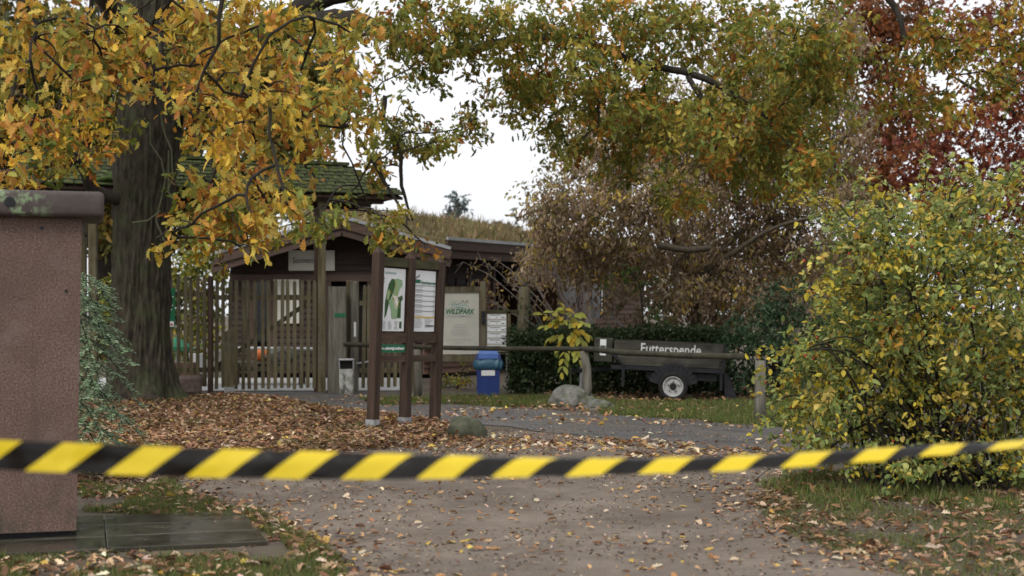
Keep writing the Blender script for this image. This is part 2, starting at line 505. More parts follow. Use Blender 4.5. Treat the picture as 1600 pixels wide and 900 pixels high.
PAL_RED = [(3, (.22, .055, .03)), (2, (.155, .042, .03)), (2.4, (.29, .10, .04)), (.8, (.34, .15, .055))]
PAL_RUST = [(3, (.26, .09, .03)), (2, (.20, .07, .028)), (2, (.17, .10, .05))]
PAL_ROSE = [(4, (.23, .28, .08)), (3.0, (.16, .21, .065)), (3.0, (.52, .41, .05)), (1.4, (.60, .47, .12)), (2.0, (.34, .36, .11)), (.6, (.34, .18, .03))]
PAL_DARK = [(3, (.036, .06, .022)), (2, (.055, .085, .03)), (1, (.085, .11, .045))]
PAL_LIT = [(3, (.29, .165, .085)), (3, (.215, .11, .055)), (2.4, (.36, .24, .145)), (2.2, (.13, .068, .038)), (.5, (.42, .27, .06)), (.8, (.46, .35, .24))]
PAL_PATH = [(3, (.46, .28, .13)), (2, (.33, .15, .06)), (3, (.60, .47, .33)), (1, (.20, .09, .04)), (.7, (.52, .36, .08))]

def twig_leaves(blobs, leaves_per_twig, spread, droop=.5, elong=1.0):
    """blobs: (centre, semi axes, n_leaves, palette). returns arrays pos, axis, up, col and twig centres"""
    pos, ax, up, col, tw = [], [], [], [], []
    for c, s, n, pal in blobs:
        c = np.array(c); s = np.array(s)
        nt = max(1, int(n / leaves_per_twig))
        q = norm(R.normal(size=(nt, 3))) * (R.random((nt, 1)) ** .42)
        t = c + q * s
        tw.append((c, t))
        d = norm(R.normal(size=(nt, 3)) * (1, 1, .6) + q * .5 + (0, 0, -.35))
        k = R.integers(0, nt, n)
        a = R.random((n, 1)) - .3
        p = t[k] + d[k] * a * spread * 2.2 * elong + R.normal(size=(n, 3)) * spread * .35
        axis = norm(d[k] * .7 + R.normal(size=(n, 3)) * .75 + (0, 0, -droop))
        u = norm(R.normal(size=(n, 3)) * .7 + (0, -.25, .8))
        twc = R.normal(1, .16, (nt, 1)).clip(.6, 1.4)
        cc = palette(n, pal)
        tcl = palette(nt, pal, .1)
        own = R.random((n, 1)) < .55
        cc = np.where(own, tcl[k] * R.normal(1, .12, (n, 1)).clip(.6, 1.5), cc) * twc[k]
        pos.append(p); ax.append(axis); up.append(u); col.append(cc)
    return np.concatenate(pos), np.concatenate(ax), np.concatenate(up), np.concatenate(col), tw

def to_world(blobs, dens, dflt_depth=1.2):
    """(px, py, rx, ry, Y, palette[, depth]) -> world blobs; dens = leaves per square metre of the face"""
    out = []
    for b in blobs:
        px, py, rx, ry, Y, pal = b[:6]
        dp = b[6] if len(b) > 6 else dflt_depth
        k = Y / F
        n = int(dens * math.pi * rx * ry * k * k)
        out.append((P(px, py, Y), (rx * k, dp, ry * k), max(n, 6), pal))
    return out

def grow(mb, limbs, tw, r_tip=.006, n_sub=5, maxlen=3.5, sides=5, subs=True):
    """limbs: list of (points, radii). Connect every blob centre and some twigs to the nearest limb node."""
    nodes = []
    for pts, rr in limbs:
        # resample smoothly
        pts = [Vector(p) for p in pts]
        fine, fr = [], []
        m = len(pts)
        for i in range(m - 1):
            p0 = pts[max(i - 1, 0)]; p1 = pts[i]; p2 = pts[i + 1]; p3 = pts[min(i + 2, m - 1)]
            for k in range(6):
                t = k / 6
                q = .5 * ((2 * p1) + (p2 - p0) * t + (2 * p0 - 5 * p1 + 4 * p2 - p3) * t * t + (3 * p1 - p0 - 3 * p2 + p3) * t ** 3)
                fine.append(q); fr.append(rr[i] * (1 - t) + rr[i + 1] * t)
        fine.append(pts[-1]); fr.append(rr[-1])
        fine = [f + Vector((random.gauss(0, 1), random.gauss(0, 1), random.gauss(0, 1))) * fr[j] * .12 for j, f in enumerate(fine)]
        mb.tube(fine, fr, n=8 if max(rr) < .15 else 14, wob=.15)
        nodes += list(zip(fine, fr))
    arr = np.array([n_[0] for n_ in nodes]); ar = np.array([n_[1] for n_ in nodes])
    todo = sorted(tw, key=lambda t: np.min(np.linalg.norm(arr - np.array(t[0]), axis=1)))
    def branch(a, b, r0, r1, sides, sag=.12):
        a, b = Vector(a), Vector(b)
        L = (b - a).length
        pts, rs = [], []
        off = Vector((random.gauss(0, 1), random.gauss(0, 1), random.gauss(.6, .6))) * L * sag
        for k in range(7):
            t = k / 6
            w = 4 * t * (1 - t)
            pts.append(a.lerp(b, t) + off * w + Vector((random.gauss(0, 1), random.gauss(0, 1), random.gauss(0, 1))) * L * .018 * (0 < k < 6))
            rs.append(r0 * (1 - t) + r1 * t)
        mb.tube(pts, rs, n=sides, cap=False)
        return pts, rs
    for c, t in todo:
        c = np.array(c)
        dd = np.linalg.norm(arr - c, axis=1) + (ar < .012) * .3
        j = int(np.argmin(dd))
        r0 = min(ar[j] * .7, .012 + .012 * dd[j])
        pts, rs = branch(arr[j], c, max(r0, r_tip * 2), r_tip * 1.6, sides)
        arr = np.vstack([arr, np.array(pts)]); ar = np.concatenate([ar, rs])
        if subs:
            loc = np.array(pts)
            for q in t[:: max(1, len(t) // n_sub)]:
                e = np.linalg.norm(loc - q, axis=1); i = int(np.argmin(e))
                if e[i] < maxlen:
                    branch(loc[i], q, r_tip * 1.5, r_tip * .6, 4, .15)

def tree(name, root, label, cat, limbs, blobs, tmpl, size, per_twig, spread, barkm, group=None, droop=.5, leafm=None, r_tip=.006, n_sub=5, szjit=.22, trunk_name='trunk'):
    t = empty(name, root, label, cat, group)
    pos, ax, up, col, tw = twig_leaves(blobs, per_twig, spread, droop)
    mb = MB()
    grow(mb, limbs, tw, r_tip, n_sub)
    mb.build(trunk_name, barkm, t, smooth=True, world=True)
    sc = size * R.normal(1, szjit, len(pos)).clip(.5, 1.6)
    me = leaf_mesh('crown', tmpl, pos - np.array(root), frames(ax, up), sc, col, leafm or LEAF)
    o = link('crown', me, t)
    return t, o

# ------------------------------------------------------------------ the ground
gm = MB().add([(-400, -60, 0), (400, -60, 0), (400, 900, 0), (-400, 900, 0)], [(0, 1, 2, 3)])
ground = tag(gm.build('ground', soil), kind='structure')

def sheet(name, pxpoly, z, material, jit=.08, step=.35):
    pts = [G(*p) if len(p) == 2 else Vector((p[0], p[1], 0)) for p in pxpoly]
    out = []
    for i, a in enumerate(pts):
        b = pts[(i + 1) % len(pts)]
        n = max(1, int((b - a).length / step))
        for k in range(n):
            q = a.lerp(b, k / n)
            out.append((q.x + random.gauss(0, jit), q.y + random.gauss(0, jit), z))
    me = bpy.data.meshes.new(name)
    me.from_pydata(out, [], [tuple(range(len(out)))])
    bm = bmesh.new(); bm.from_mesh(me); bmesh.ops.triangulate(bm, faces=bm.faces[:]); bmesh.ops.recalc_face_normals(bm, faces=bm.faces[:])
    if bm.faces and bm.faces[:][0].normal.z < 0:
        bmesh.ops.reverse_faces(bm, faces=bm.faces[:])
    bm.to_mesh(me); bm.free()
    me.materials.append(material)
    return tag(link(name, me), kind='structure')

path = sheet('dirt_path', [(560, 960), (540, 880), (430, 812), (300, 775), (270, 742), (380, 716), (560, 704), (700, 690), (790, 672), (900, 680), (1010, 695), (1150, 705), (1240, 716, ), (1235, 745), (1170, 785), (1225, 835), (1420, 900), (1480, 960), (1200, 1300), (600, 1300)], .004, dirt, .05)
road = sheet('asphalt_road', [(300, 613.5), (420, 619), (480, 631), (580, 643), (700, 659), (790, 668), (860, 677), (1000, 689), (1010, 698), (1120, 704), (1250, 712), (7.5, 12.0, 0), (9.0, 14.0, 0), (1250, 671), (1100, 660), (980, 650), (860, 641), (700, 631), (660, 618), (640, 612)], .008, asphalt, .05)
fore = tag(MB().add([(-10, 27.45, .01), (-2.0, 27.6, .01), (-2.4, 33, .01), (-10, 33, .01)], [(0, 1, 2, 3)]).build('forecourt', concrete), kind='structure')

# patio of wet slabs round the pillar
yaw_p = rad(16.8)
pc = G(128, 845)
patio = MB()
patio_o = None
def patio_pt(u, v):
    return Vector((pc.x + u * math.cos(yaw_p) - v * math.sin(yaw_p), pc.y + u * math.sin(yaw_p) + v * math.cos(yaw_p), 0))
corners = [patio_pt(-2.6, -.55), patio_pt(1.15, -.55), patio_pt(1.15, .98), patio_pt(-2.6, .98)]
patio_o = tag(MB().add([(p.x, p.y, .006) for p in corners], [(0, 1, 2, 3)]).build('patio', soil), kind='structure')
slab_me = MB().box((0, 0, 0), (.993, .494, .05), bev=.004).mesh('paving_slab', slab_m)
for i in range(-2, 2):
    for j in range(3):
        p = patio_pt(i * 1.0 - .1 - .25, j * .5 - .3)
        link('paving_slab', slab_me, patio_o, (p.x, p.y, .006 + random.uniform(-.003, .004)), (random.gauss(0, .004), random.gauss(0, .004), yaw_p + random.gauss(0, .006)))

# ------------------------------------------------------------------ ground cover (uncountable)
def inpoly(px, py, poly):
    x = np.asarray(px); y = np.asarray(py); ins = np.zeros(len(x), bool)
    n = len(poly); j = n - 1
    for i in range(n):
        xi, yi = poly[i]; xj, yj = poly[j]
        c = ((yi > y) != (yj > y)) & (x < (xj - xi) * (y - yi) / (yj - yi + 1e-9) + xi)
        ins ^= c; j = i
    return ins

def ground_pts(poly, dens, pad=0):
    """points on the ground whose picture position lies in the polygon, dens per square metre"""
    w = np.array([G(x, y)[:2] for x, y in poly])
    x0, y0 = w.min(0); x1, y1 = w.max(0)
    n = int((x1 - x0) * (y1 - y0) * dens)
    X = R.uniform(x0, x1, n); Yv = R.uniform(y0, y1, n)
    m = inpoly(800 + F * X / Yv, HZ + CH * F / Yv, poly)
    return X[m], Yv[m]

def clumpy(X, Y, scale, thr):
    m = np.array([mnoise.noise(Vector((a * scale, b * scale, 3.3))) for a, b in zip(X, Y)])
    return m > thr

def litter(X, Y, zmax, size):
    n = len(X)
    pos = np.stack([X, Y, .012 + R.random(n) ** 1.6 * zmax], 1)
    a = R.random(n) * 2 * math.pi
    tilt = R.normal(0, .35, (n, 2))
    axis = norm(np.stack([np.cos(a), np.sin(a), R.normal(0, .22, n)], 1))
    up = norm(np.stack([tilt[:, 0], tilt[:, 1], np.ones(n)], 1))
    return pos, frames(axis, up), size * R.normal(1, .28, n).clip(.45, 1.7)

BANK = [(100, 628), (210, 626), (350, 617), (430, 622), (500, 636), (590, 647), (700, 662), (760, 676), (720, 690), (600, 703), (380, 712), (260, 742), (120, 760)]
LEFT = [(120, 742), (260, 742), (300, 775), (420, 806), (530, 870), (550, 930), (-40, 960), (-40, 872), (300, 872), (450, 862), (440, 848), (380, 815), (130, 800)]
VERGE = [(560, 624), (690, 622), (880, 622), (1010, 632), (1110, 630), (1250, 628), (1260, 672), (1110, 661), (980, 651), (860, 642), (700, 632), (600, 634)]
RIGHT = [(1175, 790), (1230, 745), (1330, 735), (2150, 745), (2150, 960), (1480, 950), (1400, 898), (1230, 838)]
ROADP = [(380, 618), (640, 618), (700, 631), (860, 641), (1100, 660), (1240, 671), (1240, 712), (1000, 692), (790, 668), (580, 643), (480, 631)]
PATHP = [(500, 930), (520, 880), (420, 812), (290, 772), (270, 742), (380, 714), (560, 704), (700, 690), (790, 672), (1000, 695), (1240, 714), (1235, 745), (1170, 785), (1225, 835), (1420, 900), (1480, 935)]
EDGES = [(560, 690), (760, 672), (1000, 688), (1180, 700), (1240, 712), (1240, 735), (1000, 722), (700, 712), (420, 722)]

Lp, Lr, Ls, Lc = [], [], [], []
def add_litter(X, Y, zmax, size, pal):
    p, r, s = litter(X, Y, zmax, size)
    dm = np.array([1 + .55 * mnoise.noise(Vector((a * .8, b * .8, 7.7))) for a, b in zip(X, Y)])[:, None]     # age of the leaves, damp or dry drifts
    Lp.append(p); Lr.append(r); Ls.append(s); Lc.append((palette(len(p), pal, .25) * dm).clip(.01, .8))
X, Yv = ground_pts(BANK, 560); add_litter(X, Yv, .05, .071, PAL_LIT)
X, Yv = ground_pts(LEFT, 290); k = clumpy(X, Yv, 1.3, -.3); add_litter(X[k], Yv[k], .04, .066, PAL_LIT + [(2, (.56, .43, .29))])
X, Yv = ground_pts(VERGE, 75); k = clumpy(X, Yv, .9, -.05); add_litter(X[k], Yv[k], .05, .09, PAL_LIT)
X, Yv = ground_pts(RIGHT, 150); k = clumpy(X, Yv, 1.2, -.2); add_litter(X[k], Yv[k], .04, .066, PAL_LIT)
X, Yv = ground_pts(ROADP, 34); k = clumpy(X, Yv, 1.0, -.1); add_litter(X[k], Yv[k], .012, .08, PAL_PATH)
X, Yv = ground_pts(EDGES, 110); k = clumpy(X, Yv, .9, 0); add_litter(X[k], Yv[k], .02, .075, PAL_PATH + [(2, (.28, .125, .05))])
# a drift against the hedge foot and trailer
X, Yv = ground_pts([(820, 606), (1250, 596), (1250, 628), (1000, 630), (860, 622)], 80); add_litter(X, Yv, .05, .09, PAL_LIT)

# crumbled bits and crumbs of leaf on path, road and edges
PAL_BIT = [(3, (.30, .20, .12)), (3, (.16, .10, .065)), (2, (.45, .35, .24)), (3, (.07, .05, .038))]
for poly_, dn_, th_2 in ((PATHP, 150, -.15), (ROADP, 70, -.2), (RIGHT, 130, -.4), (LEFT, 160, -.5), (EDGES, 200, -.3)):
    X, Yv = ground_pts(poly_, dn_); k = clumpy(X, Yv, 1.1, th_2); add_litter(X[k], Yv[k], .008, .026, PAL_BIT)
# fringe that blurs the path's borders
for a_, b_ in (((1170, 785), (1225, 835)), ((1225, 835), (1420, 900)), ((1240, 740), (1170, 785)), ((540, 880), (430, 812)), ((430, 812), (300, 775)), ((560, 940), (540, 880)), ((300, 775), (265, 740)), ((700, 690), (1010, 694)), ((380, 716), (560, 704))):
    A_, B_ = G(*a_), G(*b_); n_f = int((B_ - A_).length * 90)
    t_ = R.random(n_f); X = A_.x + (B_.x - A_.x) * t_ + R.normal(0, .17, n_f); Yv = A_.y + (B_.y - A_.y) * t_ + R.normal(0, .17, n_f)
    add_litter(X, Yv, .02, .055, PAL_LIT)
# the path's own scattered leaves: the ones that show largest are pieces of the path
X, Yv = ground_pts(PATHP, 44); k = clumpy(X, Yv, 1.6, -.05) | (R.random(len(X)) < .25); X, Yv = X[k], Yv[k]
pp, pr, ps = litter(X, Yv, .012, .058)
pcx = palette(len(pp), PAL_PATH, .2)
order = np.argsort(pp[:, 1] / ps)
big, rest = order[:300], order[300:]
Lp.append(pp[rest]); Lr.append(pr[rest]); Ls.append(ps[rest]); Lc.append(pcx[rest])
fall_me = []
for i in range(14):
    c = palette(1, PAL_PATH, .15)
    fall_me.append(leaf_mesh('fallen_leaf', OAK_LO, np.zeros((1, 3)), np.eye(3)[None], [1.0], c, LITTER))
for j, i in enumerate(big):
    o = link('fallen_leaf', fall_me[j % 14], path)
    M4 = Matrix(pr[i].tolist()).to_4x4() @ Matrix.Scale(float(ps[i]), 4)
    o.matrix_basis = Matrix.Translation(pp[i].tolist()) @ M4
lp = np.concatenate(Lp)
tag(link('leaf_litter', leaf_mesh('leaf_litter', OAK_LO, lp, np.concatenate(Lr), np.concatenate(Ls), np.concatenate(Lc), LITTER)),
    'brown and orange fallen leaves carpeting the ground', 'leaf litter', kind='stuff')

gp, ga, gs = [], [], []
def add_grass(poly, dens, h, thr, sc=1.1):
    X, Y = ground_pts(poly, dens)
    k = clumpy(X, Y, sc, thr)
    X, Y = X[k], Y[k]; n = len(X)
    gp.append(np.stack([X, Y, np.zeros(n)], 1)); ga.append(norm(np.stack([R.normal(0, .45, n), R.normal(0, .45, n), np.ones(n)], 1))); gs.append(h * R.normal(1, .3, n).clip(.4, 1.8))
add_grass(LEFT, 4200, .05, -.3, 1.7)
add_grass(VERGE, 1500, .085, -.25, .6)
add_grass(RIGHT, 2300, .036, -.12, 1.3)
add_grass(BANK, 420, .075, .22, .8)
add_grass([(1180, 760), (1260, 742), (1600, 742), (1700, 800), (1300, 800)], 1500, .075, -.25, 1.3)
gp = np.concatenate(gp); ga = np.concatenate(ga); gs = np.concatenate(gs)
gc = palette(len(gp), [(4, (.115, .15, .035)), (2, (.16, .175, .05)), (1.6, (.23, .19, .08)), (2, (.075, .115, .028))], .15)
tag(link('grass', leaf_mesh('grass', (BLADE[0] * (2.2, 1, 1), BLADE[1]), gp, frames(ga, norm(R.normal(size=(len(gp), 3)))), gs, gc, LEAF)), 'short green grass showing through the fallen leaves', 'grass', kind='stuff')

# ------------------------------------------------------------------ shop building with turf roof
shop = empty('timber_shop', (-4.0, 33, 0), 'dark brown timber shop with gable and turf roof behind the gate', 'building')
FY = 33.0
XL, XR, XRD = GX(350, FY), GX(690, FY), GX(540, FY)
ZR = CH + (HZ - 344) * FY / F
def roof_z(x):
    return ZR - .29 * abs(x - XRD)
core = MB()
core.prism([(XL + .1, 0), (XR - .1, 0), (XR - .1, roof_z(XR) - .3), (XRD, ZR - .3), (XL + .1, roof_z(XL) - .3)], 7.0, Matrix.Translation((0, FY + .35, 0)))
core.build('interior_shade_fill', dark, shop, world=True)  # solid block, coloured near black as the indoor shade
def siding_row(parent, z, xa, xb, o, d, material, h=.145):
    """one lapped board from along o + d*s"""
    a = o + d * xa; b = o + d * xb
    nrm = Vector((d.y, -d.x, 0))
    mb = MB()
    vs = []
    for p in (a, b):
        vs += [p + nrm * .0 + Vector((0, 0, z + h)), p + nrm * .035 + Vector((0, 0, z)), p - nrm * .02 + Vector((0, 0, z)), p - nrm * .02 + Vector((0, 0, z + h))]
    mb.add(vs, [(0, 1, 5, 4), (1, 2, 6, 5), (2, 3, 7, 6), (3, 0, 4, 7), (0, 3, 2, 1), (4, 5, 6, 7)])
    return mb.build('siding_board', material, parent, world=True)
O0, D0 = Vector((0, FY, 0)), Vector((1, 0, 0))
z = .12
ZH = CH + (HZ - 433) * FY / F
while z < ZR - .25:
    x0, x1 = XL + .15, XR - .1
    if z + .14 > roof_z(XL) - .2:
        dx = (ZR - .22 - z) / .29
        x0, x1 = max(x0, XRD - dx), min(x1, XRD + dx)
    if x1 - x0 > .3:
        if z > ZH:
            siding_row(shop, z, x0, x1, O0, D0, siding)
        else:
            for a, b in ((x0, GX(394, FY)), (GX(425, FY), GX(514, FY)), (GX(578, FY), x1)):
                siding_row(shop, z, a, b, O0, D0, siding)
    z += .14
MB().box(((XL + XR) / 2, FY - .03, ZH - .02), (XR - XL - .3, .07, .16)).build('header_beam', fascia, shop, world=True)
for px in (394, 425, 514, 578):
    MB().box((GX(px, FY), FY - .045, ZH / 2 - .05), (.11, .06, ZH - .12)).build('door_post', wood_brown, shop, world=True)
w = MB().box((GX(409.5, FY), FY + .06, 1.6), (GX(425, FY) - GX(394, FY) - .1, .03, 1.5)).build('window', glass_dark, shop, world=True)
MB().box((GX(409.5, FY), FY + .03, 1.62), (.05, .04, 1.46)).build('mullion', wood_brown, w, world=True)
MB().box((GX(546, FY), FY + .25, 1.1), (GX(578, FY) - GX(514, FY) - .1, .03, 2.2)).build('doorway_shade', dark, shop, world=True)  # near-black panel stands for the shade in the open door
# gable roof, fascia and flashing
RY0, RY1 = FY - .75, FY + 8
def roof_half(xa, xb):
    za, zb = roof_z(xa), roof_z(xb)
    m = MB()
    m.add([(xa, RY0, za), (xb, RY0, zb), (xb, RY1, zb), (xa, RY1, za), (xa, RY0, za - .12), (xb, RY0, zb - .12), (xb, RY1, zb - .12), (xa, RY1, za - .12)],
          [(0, 1, 2, 3), (7, 6, 5, 4), (0, 4, 5, 1), (1, 5, 6, 2), (2, 6, 7, 3), (3, 7, 4, 0)])
    return m
for xa, xb in ((XL - .12, XRD), (XRD, XR + .25)):
    roof_half(xa, xb).build('roof', sod, shop, world=True)
    for yo, dz, h, m_ in ((-.06, .03, .07, flash), (-.03, -.12, .21, fascia), (.02, -.31, .17, fascia)):
        zc = dz
        MB().beam((xa, RY0 + yo, roof_z(xa) + zc), (xb, RY0 + yo, roof_z(xb) + zc), .05, h).build('fascia_board' if m_ is fascia else 'flashing', m_, shop, world=True)
# wing receding to the right
E0, ED, EP = Vector((XR + .1, FY - .5, 0)), Vector((.53, .848, 0)).normalized(), Vector((-.848, .53, 0)).normalized()
EL, ZE, RUN, RISE = 11.5, 3.2, 7.0, 1.3
wing = MB()
q = [E0 + Vector((0, 0, ZE)), E0 + ED * EL + Vector((0, 0, ZE)), E0 + ED * EL + EP * RUN + Vector((0, 0, ZE + RISE)), E0 + EP * RUN + Vector((0, 0, ZE + RISE))]
wing.add(q + [p - Vector((0, 0, .15)) for p in q], [(0, 1, 2, 3), (7, 6, 5, 4), (0, 4, 5, 1), (1, 5, 6, 2), (2, 6, 7, 3), (3, 7, 4, 0)])
wing.build('roof', sod, shop, world=True)
for off, dz, h, m_ in ((-.07, .02, .07, flash), (-.04, -.13, .2, fascia), (.02, -.33, .19, fascia)):
    a = E0 + EP * off + Vector((0, 0, ZE + dz)); b = E0 + ED * EL + EP * off + Vector((0, 0, ZE + dz))
    MB().beam(a, b, .05, h).build('fascia_board' if m_ is fascia else 'flashing', m_, shop, world=True)
W0 = E0 + EP * .6
def wpt(s, z, off=0.0): return W0 + ED * s + EP * off + Vector((0, 0, z))
z = .1
while z < 2.95:
    segs = [(0, 2.95)] if not (2.02 < z < 2.28) else [(0, .5), (2.3, 2.95)]
    segs += [(6.05, 11.2)] if not (1.3 < z < 2.3) else [(6.05, 6.5), (7.3, 8.0), (8.7, 11.2)]
    if z > 2.5: segs = [(0, 11.2)]
    for a, b in segs:
        siding_row(shop, z, a, b, W0, ED, siding2 if a > .3 or z < 2 else siding)
    z += .14
def wbox(name, s0, s1, z0, z1, off, th, m_, parent=shop):
    a = wpt((s0 + s1) / 2, (z0 + z1) / 2, off)
    return MB().box(a, (s1 - s0, th, z1 - z0), rz=math.atan2(ED.y, ED.x)).build(name, m_, parent, world=True)
wbox('window', .5, 2.3, 2.0, 2.36, .05, .03, glass_dark)
for s in (.95, 1.4, 1.85): wbox('mullion', s - .02, s + .02, 2.03, 2.34, .02, .03, wood_brown)
wbox('window', 6.5, 7.3, 1.3, 2.4, .05, .03, glass_dark)
wbox('window', 8.0, 8.7, 1.3, 2.4, .05, .03, glass_dark)
wbox('porch_shade_back', 2.95, 6.05, 0, 2.6, 1.6, .05, dark)  # back panel, porch shade put into its colour
wbox('interior_shade_fill', .02, 11.2, .02, 2.9, 2.2, 1.0, dark)  # solid fill, indoor shade of the wing painted near black
wbox('porch_side', 6.0, 6.06, 0, 2.6, .8, 1.6, siding2)
wbox('corner_post', 2.86, 2.98, .05, 2.6, -.03, .09, fascia)
wbox('corner_post', 6.02, 6.14, .05, 2.6, -.03, .09, fascia)
# turf on the roof
tp, th_ = [], []
n = 9000
a, b = R.random(n) * EL, R.random(n) ** 1.3 * RUN
for aa, bb in zip(a, b):
    p = E0 + ED * aa + EP * bb
    tp.append((p.x, p.y, ZE + RISE * bb / RUN))
for _ in range(5000):
    x = random.uniform(XL - .3, XR + .2); y = random.uniform(RY0 + .05, RY0 + 4)
    tp.append((x, y, roof_z(x)))
tp = np.array(tp); n = len(tp)
tn = np.array([[mnoise.noise(Vector((a * .9, b * .9, 1.0)))] for a, b, c in tp]); tn2 = np.array([[mnoise.noise(Vector((a * .7, b * .7, 5.0)))] for a, b, c in tp])
me = leaf_mesh('roof_turf', (BLADE[0] * (2.5, 1, 1), BLADE[1]), tp - np.array(shop.location), frames(norm(np.stack([R.normal(0, .5, n), R.normal(0, .5, n), np.ones(n)], 1)), norm(R.normal(size=(n, 3)))), .15 * (1 + .9 * tn[:, 0]) * R.normal(1, .5, n).clip(.25, 2.4), palette(n, [(3, (.20, .165, .075)), (2, (.26, .20, .10)), (2, (.12, .12, .04)), (1.3, (.20, .10, .06))], .2) * (1 + .7 * tn2), LEAF)
tag(link('roof_turf', me, shop), kind='stuff')

def sign(name, label, loc, rz, wdt, hgt, m_, th=.02, cat='sign', group=None):
    o = empty(name, loc, label, cat, group, rot=Matrix.Rotation(rz, 4, 'Z'))
    MB().box((0, 0, 0), (wdt, th, hgt), bev=.004).build('panel', m_, o)
    return o
s0 = sign('shop_sign', 'cream rectangular sign lettered Souvenirs on the brown gable', P(487, 407, FY - .06), 0, (523 - 451) * FY / F, .47, cream_print)
link('lettering', text_mesh('Souvenirs', .19, dark_print, .002, 'LEFT', sx=.82), s0, (-.44, -.0125, -.06))
s1 = sign('porch_sign', 'small blank cream sign hanging under the brown eave above the dark porch', wpt(4.45, 2.45, -.06), math.atan2(ED.y, ED.x), 1.1, .24, cream_print)
# paper notices pinned on the shop wall
nb = sign('notice_sheet', 'white notice sheet with two text columns pinned to shop wall behind gate', P(447.5, 471, FY - .06), 0, (468 - 428) * FY / F, 1.02, cream_print, .015)
mb = MB()
for cxo in (-.19, -.06, .07, .2):
    for k in range(15):
        wd = .05 + .05 * random.random()
        mb.box((cxo, -.0095, .43 - k * .06), (wd, .003, .016))
mb.build('print', grey_print, nb)
MB().box((0, -.011, .13), (.58, .006, .05)).build('divider', wood_brown_h, nb)

# ------------------------------------------------------------------ gate canopy roof of mossy shingles
R0 = Vector((-8.97, 25.55, 4.41)); R1 = Vector((-3.28, 28.0, 4.41))
AX = (R1 - R0); AX.z = 0; RL = AX.length; AX.normalize()
FR = Vector((AX.y, -AX.x, 0))
canopy = empty('gate_canopy', (-5.5, 26.6, 0), 'mossy shingle roof on timber posts over the entrance gate', 'canopy')
DROP, DEP, HIPL = .62, 1.0, .85
def slope_pt(side, s, t):
    """side +1 front, -1 back; t 0 ridge .. 1 eave"""
    return R0 + AX * s + FR * (side * DEP * t) + Vector((0, 0, -DROP * t))
und = MB()
for sd in (1, -1):
    a, b, c, d = slope_pt(sd, 0, 0), slope_pt(sd, RL, 0), slope_pt(sd, RL + HIPL, 1), slope_pt(sd, 0, 1)
    dn = Vector((0, 0, -.05))
    und.add([a + dn, b + dn, c + dn, d + dn, a + 2 * dn, b + 2 * dn, c + 2 * dn, d + 2 * dn], [(0, 1, 2, 3), (7, 6, 5, 4), (0, 4, 5, 1), (1, 5, 6, 2), (2, 6, 7, 3), (3, 7, 4, 0)])
h0, h1, h2 = slope_pt(1, RL, 0), slope_pt(1, RL + HIPL, 1), slope_pt(-1, RL + HIPL, 1)
und.add([h0 + dn, h1 + dn, h2 + dn], [(0, 1, 2)])
und.build('roof_deck', wood_brown, canopy, world=True)
ROWS, PER = 8, 37
wdt = (RL + HIPL * .5) / PER
sh_me = [MB().box((0, 0, 0), (wdt * k_, .24, .022)).mesh('shingle', shingle) for k_ in (.9, .96, .84)]
tilt = math.atan2(DROP, DEP)
yaw_c = math.atan2(AX.y, AX.x)
inv = wm(canopy).inverted()
cnt = 0
for rw in range(ROWS):
    t = (rw + .6) / ROWS
    Lr_ = RL + HIPL * t
    nn = int(Lr_ / wdt)
    for i in range(nn):
        if cnt >= 300: break
        s = (i + .5 * (rw % 2) + .3) * wdt
        if s > Lr_ - wdt * .3: continue
        p = inv @ (slope_pt(1, s, t) + Vector((0, 0, .012 + random.uniform(0, .012))))
        o = link('shingle', random.choice(sh_me), canopy)
        o.matrix_basis = Matrix.Translation(p) @ Matrix.Rotation(yaw_c + random.gauss(0, .02), 4, 'Z') @ Matrix.Rotation(tilt - .1 + random.gauss(0, .02), 4, 'X') 
        cnt += 1
mb = MB()
for rw in range(ROWS):
    t = (rw + .6) / ROWS
    a, b = slope_pt(-1, 0, t), slope_pt(-1, RL + HIPL * t, t)
    mb.beam(a + Vector((0, 0, .02)), b + Vector((0, 0, .02)), .2, .022)
    a, b = slope_pt(1, RL + HIPL * t, t), slope_pt(-1, RL + HIPL * t, t)
    mb.beam(a + Vector((0, 0, .02)), b + Vector((0, 0, .02)), .2, .03)
tag(mb.build('shingle_courses', shingle, canopy, world=True), kind='stuff')
MB().beam(slope_pt(1, -.1, 0) + Vector((0, 0, .03)), slope_pt(1, RL + .05, 0) + Vector((0, 0, .03)), .22, .06).build('ridge_board', shingle, canopy, world=True)
for sd in (1, -1):
    MB().beam(slope_pt(sd, .1, .82) + Vector((0, 0, -.2)), slope_pt(sd, RL + .5, .82) + Vector((0, 0, -.2)), .16, .18).build('eave_beam', wood_brown_h, canopy, world=True)
for sd, px, tt in ((1, 503, .82), (1, 146, .82)):
    best = min((abs(800 + F * slope_pt(sd, s, tt).x / slope_pt(sd, s, tt).y - px), s) for s in np.linspace(0, RL + .5, 300))[1]
    for q in ((1, -1) if px == 146 else (1,)):
        p = slope_pt(q, best, tt)
        MB().box((p.x, p.y, (p.z - .29) / 2), (.15, .16, p.z - .29), rz=yaw_c * .3, bev=.01).build('post', wood_olive, canopy, world=True)
    if px == 503:
        p = slope_pt(1, best, tt)
        MB().box((p.x - .115, p.y + .02, (p.z - .4) / 2), (.07, .14, p.z - .4), rz=yaw_c * .3, bev=.008).build('post_cladding', wood_brown, canopy, world=True)
